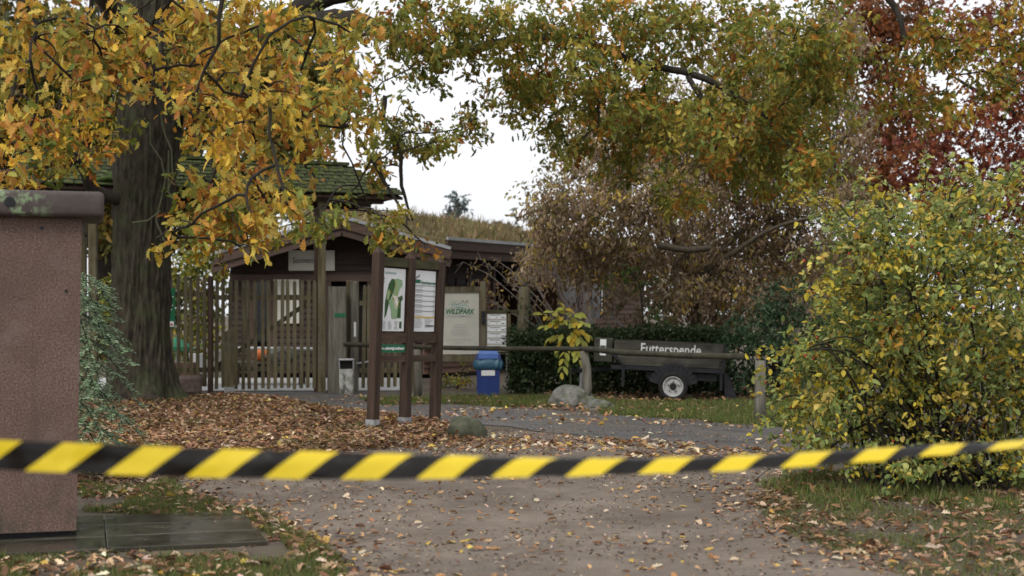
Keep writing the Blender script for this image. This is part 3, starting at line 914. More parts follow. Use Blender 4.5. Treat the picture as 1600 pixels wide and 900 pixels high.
# moss cushions near the trunk
def blob_mesh(name, m_, rx, ry, rz_, seed, sub=3, rough=.25, fr=1.6):
    bm = bmesh.new()
    bmesh.ops.create_icosphere(bm, subdivisions=sub, radius=1)
    for v in bm.verts:
        d = v.co.normalized()
        k = 1 + rough * mnoise.noise(d * fr + Vector((seed, seed * 1.7, 0))) + rough * .4 * mnoise.noise(d * fr * 3 + Vector((seed, 0, 4)))
        v.co = Vector((d.x * rx * k, d.y * ry * k, d.z * rz_ * k))
    me = bpy.data.meshes.new(name); bm.to_mesh(me); bm.free()
    me.materials.append(m_)
    me.polygons.foreach_set('use_smooth', [True] * len(me.polygons))
    return me
for i, (s, t) in enumerate(((1.75, .75), (2.05, .82), (1.5, .9))):
    p = inv @ (slope_pt(1, s, t) + Vector((0, 0, .03)))
    link('moss_cushion', blob_mesh('moss_cushion', moss, .26, .13, .07, i + 3.0), canopy, p)

# ------------------------------------------------------------------ picket fence and gate
FA, FB = Vector((GX(262, 26.35), 26.35, 0)), Vector((GX(650, 27.3), 27.3, 0))
FD = (FB - FA).normalized(); yaw_f = math.atan2(FD.y, FD.x)
def fence_at(px):
    # point on the fence line seen at px
    k = (px - 800) / F
    t = (k * FA.y - FA.x) / (FD.x - k * FD.y)
    return FA + FD * t
def slat_mesh(h, w=.068, th=.022):
    mb = MB()
    poly = [(-w / 2, 0), (w / 2, 0), (w / 2, h - .05), (w * .3, h - .012), (0, h), (-w * .3, h - .012), (-w / 2, h - .05)]
    mb.prism(poly, th, Matrix.Translation((0, -th / 2, 0)))
    return mb.mesh('slat', wood_olive)
def picket(name, label, px0, px1, ztop, zbot, n, rails, cat, post_px=(), group=None):
    a, b = fence_at(px0), fence_at(px1)
    o = empty(name, a, label, cat, group, rot=Matrix.Rotation(yaw_f, 4, 'Z'))
    L = (b - a).length
    me = slat_mesh(ztop - zbot)
    for i in range(n):
        link('slat', me, o, (L * (i + .5) / n + random.gauss(0, .004), random.gauss(0, .002), zbot + random.gauss(0, .012)), (random.gauss(0, .004), random.gauss(0, .008), 0))
    for zz in rails:
        MB().box((L / 2, .036, zz), (L, .045, .09)).build('rail', wood_olive, o)
    return o, L
picket('picket_fence', 'olive picket fence section between oak trunk and gate hinge post', 200, 325, CH + (HZ - 431) * 26.4 / F, .12, 12, (.45, 1.86), 'fence')
o, L = picket('picket_gate', 'wide closed olive picket gate leaf under the shingle canopy', 333, 496, CH + (HZ - 437) * 26.8 / F, .09, 16, (.46, 1.80), 'gate')
MB().beam((.05, .07, .5), (L - .1, .07, 1.76), .03, .085).build('brace', wood_olive, o)
picket('picket_gate', 'narrow olive picket gate leaf behind the information board', 562, 652, CH + (HZ - 445) * 27.2 / F, .09, 9, (.42, 1.7), 'gate')
def post(name, label, p, w, d, h, m_, cat='post', rz=None, top='flat', metal=False):
    o = empty(name, (p.x, p.y, 0), label, cat, rot=Matrix.Rotation(yaw_f if rz is None else rz, 4, 'Z'))
    mb = MB()
    if top == 'slant':
        mb.prism([(-w / 2, .12), (w / 2, .12), (w / 2, h), (-w / 2, h - .1)], d, Matrix.Translation((0, -d / 2, 0)))
    elif top == 'round':
        mb.tube([(0, 0, 0), (0, 0, h - .04), (0, 0, h)], [w / 2, w / 2, w / 2 * .6], n=12)
    else:
        mb.box((0, 0, h / 2), (w, d, h), bev=.012)
    mb.build('shaft', m_, o)
    if metal:
        MB().box((0, 0, .08), (w + .01, d + .01, .16)).build('metal_foot', steel_galv, o)
    return o
post('gate_post', 'dark round hinge post at the left end of the picket gate', fence_at(329), .11, .11, 2.2, wood_brown, top='round')
pb = fence_at(358); pb = Vector((GX(358, 26.0), 26.0, 0))
post('gate_stop_post', 'short olive post with slanted top and metal foot before the gate', pb, .17, .13, 1.26, wood_olive, top='slant', metal=True)
gp1 = Vector((GX(526, 26.95), 26.95, 0))
go = post('gate_post', 'thick grey weathered gate post with a green band', gp1, .33, .3, 2.01, wood_grey)
MB().box((.05, -.153, 1.47), (.21, .006, .075)).build('green_band', green_print, go)
go = post('gate_post', 'dark grey square gate post with white strip right of the thick post', Vector((GX(554, 27.2), 27.2, 0)), .15, .12, 2.12, wood_grey)
MB().box((.0, -.066, 1.2), (.04, .012, .28)).build('white_strip', white_print, go)
MB().beam((.03, -.08, .55), (.32, -.2, .6), .03, .03).build('latch', steel_galv, go)
post('gate_post', 'slim olive gate post between the two grey posts', Vector((GX(545.5, 27.3), 27.3, 0)), .1, .1, 2.14, wood_olive)
# green notice on the fence
gpz = fence_at(266)
gs_ = sign('green_sign', 'green park notice with white lines on the fence beside the oak', (gpz.x - .04, gpz.y - .05, CH + (HZ - 481) * 26.35 / F), yaw_f, .28, .73, green_print, .012)
mb = MB()
for i, wd in enumerate((.04, .10, .06, .09, .07, .03)):
    mb.box((.03 + wd / 2 - .02, -.0075, .28 - i * .078), (wd, .003, .018))
mb.build('print', white_print, gs_)
for xx in (-.03, .075):
    e_ = MB().box((xx, -.0075, -.3), (.08, .003, .1)).build('pictogram', white_print, gs_)
    MB().disc((xx, -.010, -.31), .022, .022, .003, 12, M=Matrix.Rotation(rad(90), 4, 'X')).build('print', tape_hips, e_)

# ------------------------------------------------------------------ pillar
pil = empty('stone_pillar', (pc.x, pc.y, 0), 'speckled brown stone pillar with rounded cap at the left edge', 'pillar', rot=Matrix.Rotation(yaw_p, 4, 'Z'))
PW, PD, PH = 1.25, .55, 2.13
mb = MB(); mb.box((-PW / 2 - .05, PD / 2 + .04, .05), (PW - .04, PD - .06, .1)); mb.build('shadow_gap_plinth', steel_black, pil)  # recessed base coloured black as the shadow gap below the body
bm_ = MB(); bm_.add([(-PW, 0, .07), (-.035, 0, .07), (-.035, PD, .07), (-PW, PD, .07), (-PW, 0, PH), (0, 0, PH), (0, PD, PH), (-PW, PD, PH)], [(0, 3, 2, 1), (4, 5, 6, 7), (0, 1, 5, 4), (1, 2, 6, 5), (2, 3, 7, 6), (3, 0, 4, 7)])
body = bm_.build('body', stone_pillar, pil)
MB().box((-PW / 2, PD / 2, PH + .086), (PW + .28, PD + .2, .17), bev=.03).build('cap', cap_m, pil, smooth=True)
rx = Matrix.Rotation(rad(90), 4, 'X')
MB().disc((-.445, -.095, PH + .09), .034, .034, .012, 18, M=rx).build('bolt', steel_black, pil)
MB().disc((-.25, .004, PH - .07), .012, .012, .012, 10, M=rx).build('screw', steel_black, pil)
MB().disc((-.10, .004, PH - .48), .010, .010, .012, 10, M=rx).build('screw', steel_black, pil)

# ------------------------------------------------------------------ information board
IB = Vector((GX(582, 18.55), 18.55, 0)); IB2 = Vector((GX(679, 19.75), 19.75, 0))
d_ = IB2 - IB; IL = d_.length; yaw_i = math.atan2(d_.y, d_.x)
ib = empty('information_board', IB, 'brown timber information board with park map and price list', 'notice board', rot=Matrix.Rotation(rad(2.0), 4, 'Y') @ Matrix.Rotation(yaw_i, 4, 'Z'))
for x, h, z0 in ((0, 2.38, 0), (IL / 2, 2.34, -.08), (IL, 2.32, -.08)):
    mb = MB()
    mb.box((x, 0, (h - .08 + z0) / 2), (.125, .12, h - .08 - z0), bev=.008)
    mb.add([(x - .06, -.057, h - .08), (x + .06, -.057, h - .08), (x + .06, .057, h - .08), (x - .06, .057, h - .08), (x, 0, h)], [(0, 1, 4), (1, 2, 4), (2, 3, 4), (3, 0, 4)])
    mb.build('post', wood_brown, ib)
    if x < IL * .8:
        MB().box((x, -.0, .06), (.14, .135, .12)).build('metal_foot', steel_galv, ib)
bw = IL / 2 - .125
for k in range(2):
    xc = IL / 4 + k * IL / 2
    MB().box((xc, 0, 2.19), (bw, .07, .12)).build('top_rail', wood_moss_h, ib)
    MB().box((xc, 0, 1.185), (bw, .07, .13)).build('middle_rail', wood_brown_h, ib)
    MB().box((xc, 0, .91), (bw, .07, .09)).build('lower_rail', wood_brown_h, ib)
    MB().box((xc, .02, 1.69), (bw, .02, .88)).build('backing', wood_brown, ib)
PWD, PHT = bw - .07, .83
def prints(parent, items, y):
    mb = MB()
    for x, zz, w_, h_ in items: mb.box((x, y, zz), (w_, .002, h_))
    return mb
# left: map
xl = IL / 4
pm = link('map_poster', MB().box((0, 0, 0), (PWD, .008, PHT)).mesh('map_poster', white_print), ib, (xl, .002, 1.69))
def flat(poly, y, m_, name, parent):
    mb = MB(); mb.prism(poly, .0015, Matrix.Translation((0, y, 0))); return mb.build(name, m_, parent)
u = PWD; h = PHT
def uv(pts): return [((x - .5) * u, (.5 - y) * h) for x, y in pts]
flat(uv([(.14, .80), (.14, .55), (.20, .40), (.28, .25), (.40, .165), (.52, .17), (.56, .25), (.48, .40), (.34, .52), (.28, .62), (.22, .74)]), -.0065, dgreen_print, 'map_forest', pm)
flat(uv([(.52, .17), (.66, .155), (.86, .18), (.88, .26), (.76, .33), (.70, .42), (.60, .44), (.48, .42), (.50, .30)]), -.0065, lgreen_print, 'map_meadow', pm)
flat(uv([(.28, .52), (.46, .46), (.54, .58), (.64, .66), (.72, .56), (.66, .80), (.44, .80), (.40, .66)]), -.0085, lgreen_print, 'map_meadow', pm)
flat(uv([(.70, .46), (.88, .42), (.92, .48), (.84, .52), (.84, .79), (.64, .79), (.72, .62)]), -.0065, dgreen_print, 'map_forest', pm)
flat(uv([(.20, .38), (.30, .33), (.36, .40), (.28, .50), (.20, .50)]), -.0085, lgreen_print, 'map_meadow', pm)
it = [(-.5 * u + .12 * u + i * .045 * u, (.5 - .075) * h, .03 * u, .03) for i in range(11)]
prints(pm, it, -.006).build('print', teal_print, pm)
it = [(-.5 * u + (.10 + .26 * c) * u + random.uniform(0, .02), (.5 - .845 - .017 * r) * h, random.uniform(.08, .18) * u, .005) for c in range(3) for r in range(8)]
it += [(random.uniform(.25, .42) * u, (.5 - y_) * h, .05 * u, .004) for y_ in np.linspace(.2, .6, 14)]
prints(pm, it, -.006).build('print', grey_print, pm)
prints(pm, [(.34 * u, (.5 - .9) * h, .1 * u, .09)], -.006).build('print', dgreen_print, pm)
prints(pm, [(-.42 * u, (.5 - .17) * h, .03 * u, .02), (-.42 * u, (.5 - .22) * h, .025 * u, .015)], -.006).build('print', dark_print, pm)
# roads on the map
mb = MB()
for ln in ([(.24, .5), (.3, .36), (.4, .38), (.5, .5), (.7, .44)], [(.5, .45), (.56, .56), (.66, .62), (.74, .5)], [(.55, .2), (.6, .35), (.66, .44)]):
    q = uv(ln)
    mb.tube([(x, -.0095, z_) for x, z_ in q], .004, 5)
mb.build('map_paths', yellow_print, pm)
# right: price list
pr_ = link('price_poster', MB().box((0, 0, 0), (PWD, .008, PHT)).mesh('price_poster', white_print), ib, (IL * .75, .002, 1.69))
it = []
yy = .25
for r in range(12):
    it.append((-.5 * u + (.03 + .2) * u, (.5 - yy - .018) * h, random.uniform(.28, .42) * u, .007))
    it.append((.44 * u, (.5 - yy - .018) * h, .05 * u, .010))
    yy += .042
for c in (-.42, .05):
    for r in range(8):
        wd = random.uniform(.2, .38) * u
        it.append((c * u + wd / 2, (.5 - .79 - r * .02) * h, wd, .005))
prints(pr_, it, -.006).build('print', grey_print, pr_)
it = [(0, (.5 - .245 - k * .084) * h, .96 * u, .006) for k in range(6)]
it += [(.28 * u, (.5 - .905) * h, .36 * u, .02)]
prints(pr_, it, -.0065).build('print', dark_print, pr_)
prints(pr_, [(0, (.5 - .765) * h, .96 * u, .022)], -.006).build('print', yellow_print, pr_)
prints(pr_, [(-.32 * u, (.5 - .18) * h, .24 * u, .05)], -.006).build('print', green_print, pr_)
mb = MB(); mb.tube([(-.42 * u, -.006, .36 * h), (-.38 * u, -.006, .40 * h), (-.33 * u, -.006, .38 * h), (-.27 * u, -.006, .43 * h), (-.25 * u, -.006, .40 * h)], .006, 5); mb.build('print', dark_print, pr_)
link('lettering', text_mesh('Eintrittspreise', .062, green_print, .0008), pr_, (.17 * u, -.0065, .28 * h))
# green strip
gst = link('green_strip', MB().box((0, 0, 0), (bw - .03, .012, .105)).mesh('green_strip', green_print), ib, (xl, -.02, 1.045))
it, x = [], -.25
while x < .24:
    w_ = random.uniform(.012, .022); it.append((x + w_ / 2, random.uniform(-.004, .004), w_, random.choice((.026, .026, .04)))); x += w_ + random.choice((.006, .006, .006, .02))
prints(gst, it, -.0075).build('print', white_print, gst)

# ------------------------------------------------------------------ park welcome sign and opening-hours sign
WY = 26.8; kw = WY / F
wp = empty('park_sign', (GX(720, WY), WY, 0), 'cream park welcome sign lettered WILDPARK in a timber frame', 'sign')
def lx(px): return (px - 720) * kw
def lz(py): return CH - (py - HZ) * kw
for px in (682, 755):
    MB().box((lx(px), .02, lz(440) / 2), (.11, .11, lz(440)), bev=.01).build('post', wood_olive, wp)
MB().box((lx(718), .0, lz(452.5)), (lx(749.5) - lx(687.5), .08, .11)).build('top_rail', wood_olive, wp)
MB().box((lx(718), .0, lz(560)), (lx(749.5) - lx(687.5), .08, .12)).build('bottom_rail', wood_olive, wp)
pn = link('panel', MB().box((0, 0, 0), (lx(748.5) - lx(687.5), .03, lz(457.5) - lz(553.5))).mesh('panel', cream_print), wp, (lx(718), 0, lz(505.5)))
link('lettering', text_mesh('WILDPARK', .135, green_print, .004, shear=.25, sx=.80), pn, (0.0, -.017, .18))
link('lettering', text_mesh('JOHANNISMÜHLE', .062, grey_print, .001, sx=.93), pn, (0.0, -.017, .115))
mb = MB()
for rr_, yy in ((.2, -.03), (.22, -.075), (.25, -.12), (.3, -.165), (.24, -.21), (.46, -.31), (.16, -.36)):
    x = -rr_ / 2 * 1.1
    while x < rr_ / 2 * 1.1:
        w_ = random.uniform(.015, .05); mb.box((x + w_ / 2, -.0165, yy), (w_, .003, .014)); x += w_ + .012
mb.build('print', grey_print, pn)['kind'] = 'stuff'
mb = MB()
mb.tube([(-.18, -.0165, .30), (-.10, -.0165, .345), (0, -.0165, .33), (.08, -.0165, .365), (.16, -.0165, .34), (.18, -.0165, .29)], .011, 5)
mb.tube([(-.2, -.0165, .34), (-.16, -.0165, .40), (-.08, -.0165, .42), (0, -.0165, .40)], .006, 5)
mb.tube([(-.1, -.0165, .30), (0, -.0165, .31), (.12, -.0165, .30)], .014, 5)
mb.build('emblem', teal_print, pn)
mb = MB()
mb.tube([(.055, -.0175, .38), (.04, -.0175, .42), (.07, -.0175, .44), (.085, -.0175, .39), (.12, -.0175, .39), (.13, -.0175, .44), (.165, -.0175, .43), (.15, -.0175, .38)], .006, 5)
mb.tube([(-.15, -.0175, .35), (-.1, -.0175, .375), (-.05, -.0175, .355), (0.02, -.0175, .38)], .005, 5)
mb.build('emblem', dark_print, pn)
for zz in (490.5, 501.5):
    MB().box((lx(755.5), -.06, lz(zz)), (.075, .05, .12), bev=.01).build('lock_box', steel_black, wp)

hs_ = empty('hours_sign', (GX(776, WY), WY + .02, 0), 'small sign of five white strips beside the welcome sign', 'sign')
def hx(px): return (px - 776) * kw
pnl = link('panel', MB().box((0, 0, 0), (hx(791.5) - hx(760.5), .02, lz(490) - lz(549))).mesh('panel', cream_print), hs_, (0, 0, lz(519.5)))
for k in range(6):
    zc = .30 - k * .117
    stp = link('strip', MB().box((0, 0, 0), (.35, .008, .085)).mesh('strip', white_print), pnl, (0, -.014, zc))
    mb = MB(); mb.box((-.03, -.005, .026), (.2, .002, .012)); mb.box((.12, -.005, -.016), (.06, .002, .016)); mb.box((.0, -.005, -.016), (.02, .002, .012))
    # lettering too small to read: joined to the strip
    o = mb.build('print', dark_print, pnl); o.location = (0, -.014, zc)
MB().box((hx(795.5), 0, lz(486) / 2 + .3), (.06, .06, lz(486) - .62)).build('post', wood_olive, hs_)
MB().box((hx(787), .0, lz(487)), (hx(814) - hx(760), .06, .07)).build('top_rail', wood_moss_h, hs_)
MB().box((hx(784), .0, lz(551.5)), (hx(808) - hx(761), .05, .06)).build('bottom_rail', wood_moss_h, hs_)
MB().tube([(hx(792), -.03, 0), (hx(792), -.03, lz(552))], .015, 8).build('pole', steel_galv, hs_)
sp = empty('fence_post', (GX(817, WY), WY + .05, 0), 'thick leaning mossy wooden post with ivy right of the sign strips', 'post')
MB().tube([(-.06, 0, 0), (-.05, 0, .6), (0, 0, 1.3), (.03, 0, 1.97), (.03, 0, 2.0)], [.12, .115, .11, .105, .07], 12, wob=.15).build('shaft', wood_olive, sp, smooth=True)
n = 160
tz = R.random(n) * 1.9; ta = R.normal(-.2, .8, n)
iv = np.stack([-.03 + .06 * tz / 2 + .13 * np.cos(ta), .13 * np.sin(ta) - .02, tz], 1)
link('ivy', leaf_mesh('ivy', OVATE, iv, frames(norm(R.normal(size=(n, 3)) + (0, 0, -.6)), norm(R.normal(size=(n, 3)) + (.3, -.8, .4))), .06 * R.normal(1, .2, n), palette(n, [(2, (.05, .07, .03)), (1, (.15, .18, .12))]), LEAF), sp)

# ------------------------------------------------------------------ blue litter bin
bb = empty('litter_bin', (GX(763, 26.2), 26.2, 0), 'blue plastic litter bin with teal bag collar before the park sign', 'bin')
def taper(w0, d0, w1, d1, z0, z1):
    return MB().add([(-w0, -d0, z0), (w0, -d0, z0), (w0, d0, z0), (-w0, d0, z0), (-w1, -d1, z1), (w1, -d1, z1), (w1, d1, z1), (-w1, d1, z1)], [(0, 3, 2, 1), (4, 5, 6, 7), (0, 1, 5, 4), (1, 2, 6, 5), (2, 3, 7, 6), (3, 0, 4, 7)])
taper(.2, .18, .215, .2, 0, .56).build('body', bin_blue, bb)
MB().box((.0, -.206, .415), (.25, .014, .1), bev=.004).build('label_plate', white_print, bb)
taper(.235, .215, .215, .2, .66, .76).build('lid', bin_blue, bb)
taper(.185, .17, .165, .15, .7605, .815).build('lid_flap', bin_lid, bb)
MB().box((.0, -.221, .715), (.36, .01, .075), bev=.003).build('lid_panel', bin_lid, bb)
bm = bmesh.new()
NS = 72
rings = []
for j, (zz, rr_) in enumerate(((.675, .96), (.64, 1.12), (.59, 1.2), (.53, 1.18), (.48, 1.12), (.475, 1.0))):
    ring = []
    for k in range(NS):
        a = 2 * math.pi * k / NS
        ex = .225 * math.copysign(abs(math.cos(a)) ** .4, math.cos(a)); ey = .21 * math.copysign(abs(math.sin(a)) ** .4, math.sin(a))
        wv = 1 + .05 * math.sin(a * 11 + j) + .07 * mnoise.noise(Vector((math.cos(a) * 4, math.sin(a) * 4, j * .7)))
        ring.append(bm.verts.new((ex * rr_ * wv, ey * rr_ * wv, zz + .025 * mnoise.noise(Vector((math.cos(a) * 3, math.sin(a) * 3, 9 + j))))))
    rings.append(ring)
for j in range(len(rings) - 1):
    for k in range(NS):
        bm.faces.new((rings[j][k], rings[j][(k + 1) % NS], rings[j + 1][(k + 1) % NS], rings[j + 1][k]))
me = bpy.data.meshes.new('bag'); bm.to_mesh(me); bm.free(); me.materials.append(bag_m); me.polygons.foreach_set('use_smooth', [True] * len(me.polygons))
link('bag', me, bb)
# ash bin by the gate post
ab = empty('ash_bin', (GX(542, 26.5), 26.5, 0), 'small grey metal ash bin with stained pale front by gate post', 'bin')
MB().box((0, 0, .235), (.27, .2, .47), bev=.01).build('body', ash_face, ab)
MB().box((0, .02, .55), (.25, .14, .16)).build('opening', dark, ab)  # solid box, shade of the slot painted near black
for sx_ in (-1, 1): MB().box((sx_ * .128, 0, .55), (.014, .2, .155)).build('side_plate', steel_galv, ab)
MB().box((0, -.005, .645), (.28, .22, .035), bev=.01).build('hood', steel_galv, ab)

# ------------------------------------------------------------------ barrier rail
A0, A1, A2 = P(527, 537, 27.0), P(912, 545, 23.0), P(1162, 557, 19.75)
br = empty('barrier_rail', (A1.x, A1.y, 0), 'long thin log barrier rail on wooden posts beside the road', 'barrier')
def logpts(a, b, n=14, r=.043):
    pts, rs = [], []
    for k in range(n + 1):
        t = k / n
        pts.append(a.lerp(b, t) + Vector((0, 0, -.03 * math.sin(math.pi * t) + .012 * mnoise.noise(Vector((t * 5, a.x, 0)))))); rs.append(r * (1 + .12 * mnoise.noise(Vector((t * 9, 2, a.x)))))
    return pts, rs
p_, r_ = logpts(A0, A1 + (A1 - A0).normalized() * .12); MB().tube(p_, r_, 10).build('log', wood_log, br, smooth=True, world=True)
p_, r_ = logpts(A1 + Vector((-.05, .06, .0)), A2, 10, .046); MB().tube(p_, r_, 10).build('log', wood_log, br, smooth=True, world=True)
def bent(px, Y, zt, bend, r=.07):
    x = GX(px, Y)
    return MB().tube([(x + bend[0], Y, 0), (x + bend[1], Y, zt * .35), (x + bend[2], Y, zt * .7), (x, Y, zt)], [r * 1.1, r, r * .95, r * .9], 12, wob=.2)
bent(912, 23.0, A1.z - .03, (.01, .07, .05), .075).build('post', wood_grey, br, smooth=True, world=True)
bent(529, 27.0, A0.z - .03, (-.11, -.1, -.05), .075).build('post', wood_grey, br, smooth=True, world=True)
bent(653, 25.56, .86, (.0, .01, .0), .075).build('post', wood_grey, br, smooth=True, world=True)
bent(1188, 19.4, .86, (-.01, -.01, .0), .075).build('post', wood_grey, br, smooth=True, world=True)

# ------------------------------------------------------------------ boulders
def boulder(label, px, py, rx_, ry_, rz_, m_, seed, rz=0, group=None, rough=.3):
    g_ = G(px, py)
    o = link('boulder', blob_mesh('boulder', m_, rx_, ry_, rz_, seed, 4, rough, 1.3), None, (g_.x, g_.y + ry_ * .7, rz_ * .28), (0, 0, rz))
    return tag(o, label, 'boulder', group)
boulder('large pale grey lichened boulder behind the barrier post', 897, 636, .36, .3, .26, granite, 4.1, .2)
boulder('low grey slab-like rock right of the barrier post', 938, 641, .22, .16, .12, granite, 8.4, -.2)
boulder('rounded dark green mossy boulder right of the information board', 729, 685, .235, .2, .2, granite_moss, 2.2, .1, rough=.2)
g_ = G(293, 617)
o = link('stone_block', MB().box((0, 0, 0), (.42, .34, .36), bev=.06).mesh('stone_block', granite_red), None, (g_.x, g_.y + .2, .17), (0, 0, .3))
tag(o, 'small reddish granite block at the foot of the oak', 'stone')

# ------------------------------------------------------------------ trailer
tr = empty('feed_trailer', (GX(1052, 24.3), 24.45, 0), 'old grey wooden trailer lettered Futterspende behind the barrier', 'trailer', rot=Matrix.Rotation(rad(-5), 4, 'Z') @ Matrix.Rotation(rad(2.2), 4, 'Y'))
TD = 1.15
def tplank(name, poly, y, m_, parent=tr, th=.03):
    return MB().prism(poly, th, Matrix.Translation((0, y, 0))).build(name, m_, parent)
for y in (0, TD):
    up_ = tplank('plank', [(-1.03, .815), (.84, .815), (.84, 1.0), (-1.03, 1.0)], y, plank_old)
    tplank('plank', [(-.86, .585), (.76, .585), (.84, .808), (-1.03, .808)], y, plank_old)
    if y == 0:
        link('lettering', text_mesh('Futterspende', .25, white_paint, .003, sx=.78), up_, (-.06, -.004, .80))
for x in (-1.03, .84):
    MB().box((x + (.018 if x < 0 else -.018), TD / 2 + .015, .80), (.03, TD - .04, .36)).build('end_board', plank_old, tr)
MB().box((0, TD / 2, .60), (1.7, TD - .05, .03)).build('floor', plank_old, tr)
fb = MB().box((-1.22, TD / 2, .82), (.32, TD * .9, .40), bev=.012).build('front_box', plank_green, tr)
pl = MB().box((-1.225, .05, .87), (.105, .01, .28)).build('paper_notice', white_print, fb)
MB().box((-1.225, .043, .885), (.09, .005, .035)).build('print', dark_print, pl)
MB().box((-1.225, .043, .82), (.09, .005, .03)).build('print', dark_print, pl)
for y in (.03, TD - .03):
    MB().box((-.1, y, .54), (1.95, .06, .07)).build('chassis_beam', steel_black, tr)
MB().beam((-1.05, -.01, .76), (-.84, -.01, .57), .03, .04).build('corner_brace', steel_black, tr)
MB().beam((.87, -.01, .99), (.84, -.01, .5), .03, .04).build('corner_brace', steel_black, tr)
for x in (-.86, .82):
    MB().box((x, .03, .36), (.05, .05, .30)).build('support_leg', steel_black, tr)
MB().beam((-1.0, TD / 2, .50), (-1.95, TD / 2, .40), .07, .07).build('drawbar', steel_black, tr)
MB().tube([(-1.6, TD / 2, .05), (-1.6, TD / 2, .5)], .03, 8).build('jockey_stand', steel_galv, tr)
MB().tube([(0, 0.0, .25), (0, TD, .25)], .035, 8).build('axle', steel_black, tr)
MB().box((.15, TD * .5, .42), (1.2, TD * .8, .12)).build('underfloor_box', steel_black, tr)
tplank('rear_flap', [(.86, .50), (.93, .50), (1.12, .06), (.9, .06)], .1, steel_black, th=TD - .2)
# fender
mb = MB()
for k in range(12):
    a0, a1 = math.pi * (k / 12 * .9 + .05), math.pi * ((k + 1) / 12 * .9 + .05)
    mb.beam((.32 * math.cos(a0), -.06, .25 + .30 * math.sin(a0)), (.32 * math.cos(a1), -.06, .25 + .30 * math.sin(a1)), .2, .015, up=(0, 1, 0))
mb.build('fender', steel_black, tr)
def torus_tyre(R_, r_, wd, n=36):
    mb = MB(); prof = [(R_ - r_ * 1.05, -wd * .42), (R_ - .02, -wd * .5), (R_, -wd * .36), (R_, wd * .36), (R_ - .02, wd * .5), (R_ - r_ * 1.05, wd * .42)]
    m = len(prof); vs, fs = [], []
    for k in range(n):
        a = 2 * math.pi * k / n
        for pr2, py2 in prof: vs.append((pr2 * math.cos(a), py2, pr2 * math.sin(a)))
    for k in range(n):
        for j in range(m):
            fs.append((k * m + j, k * m + (j + 1) % m, ((k + 1) % n) * m + (j + 1) % m, ((k + 1) % n) * m + j))
    return mb.add(vs, fs)
for y in (-.07, TD + .07):
    s_ = -1 if y < 0 else 1
    wh = torus_tyre(.25, .075, .16).build('wheel', rubber, tr, smooth=True); wh.location = (0, y, .25)
    mb = MB()
    RX = Matrix.Rotation(rad(90), 4, 'X')
    yo = .062 * s_
    # rim: lip ring, dish, hub
    lip = MB()
    n = 32; prof = [(.178, .0), (.176, .012), (.160, .012), (.150, -.02), (.135, -.028), (.1, -.016), (.062, -.012), (.055, -.03)]
    vs, fs = [], []
    for k in range(n):
        a = 2 * math.pi * k / n
        for pr2, dp in prof: vs.append((pr2 * math.cos(a), yo + s_ * dp, pr2 * math.sin(a)))
    m = len(prof)
    for k in range(n):
        for j in range(m - 1):
            fs.append((k * m + j, k * m + j + 1, ((k + 1) % n) * m + j + 1, ((k + 1) % n) * m + j))
    lip.add(vs, fs).build('rim', rim_m, wh, smooth=True)
    hub = MB(); hub.disc((0, yo + .035 * (1 if s_ < 0 else -1) * -1 * -1, 0), .058, .05, .05 , 16, M=RX); hub.build('hub', rubber, wh)
    nuts = MB()
    for k in range(5):
        a = 2 * math.pi * k / 5 + .3
        nuts.disc((.088 * math.cos(a), yo - s_ * .008, .088 * math.sin(a)), .011, .011, .02 * 1, 8, M=RX)
    nuts.build('wheel_nuts', steel_black, wh)

# ------------------------------------------------------------------ warning tape
tm = bpy.data.materials.new('barrier_tape_film'); tm.use_nodes = True
n_, l_ = tm.node_tree.nodes, tm.node_tree.links
b_ = n_['Principled BSDF']
uvn = n_.new('ShaderNodeUVMap'); uvn.uv_map = 'UVMap'
sx_ = n_.new('ShaderNodeSeparateXYZ'); l_.new(uvn.outputs[0], sx_.inputs[0])
ma = n_.new('ShaderNodeMath'); ma.operation = 'MULTIPLY_ADD'; ma.inputs[1].default_value = -.47
l_.new(sx_.outputs['Y'], ma.inputs[0]); l_.new(sx_.outputs['X'], ma.inputs[2])
fr_ = n_.new('ShaderNodeMath'); fr_.operation = 'FRACT'; l_.new(ma.outputs[0], fr_.inputs[0])
lt = n_.new('ShaderNodeMath'); lt.operation = 'LESS_THAN'; lt.inputs[1].default_value = .5; l_.new(fr_.outputs[0], lt.inputs[0])
mx_ = n_.new('ShaderNodeMix'); mx_.data_type = 'RGBA'
mx_.inputs[6].default_value = (.007, .005, .0035, 1); mx_.inputs[7].default_value = (.78, .58, .03, 1)
l_.new(lt.outputs[0], mx_.inputs[0]); l_.new(mx_.outputs[2], b_.inputs['Base Color'])
b_.inputs['Roughness'].default_value = .27; b_.inputs['Specular IOR Level'].default_value = .35
tr_ = n_.new('ShaderNodeBsdfTranslucent'); ms_ = n_.new('ShaderNodeMixShader'); ms_.inputs[0].default_value = .22
l_.new(mx_.outputs[2], tr_.inputs['Color']); l_.new(b_.outputs[0], ms_.inputs[1]); l_.new(tr_.outputs[0], ms_.inputs[2])
l_.new(ms_.outputs[0], n_['Material Output'].inputs['Surface'])
ctrl = [(-900, 668), (-400, 694), (0, 711), (330, 724), (600, 729), (850, 730), (1050, 728), (1250, 719), (1400, 709), (1520, 701), (1620, 694), (1900, 668), (2300, 625)]
cx_ = np.array([c[0] for c in ctrl], float); cy_ = np.array([c[1] for c in ctrl], float)
xs = np.linspace(-900, 2300, 700)
ys = np.interp(xs, cx_, cy_)
for _ in range(40): ys[2:-2] = (ys[:-4] + ys[1:-3] + ys[2:-2] + ys[3:-1] + ys[4:]) / 5
Yt = 3.5 + .5 * np.clip((xs + 200) / 1900, -.4, 1.3)
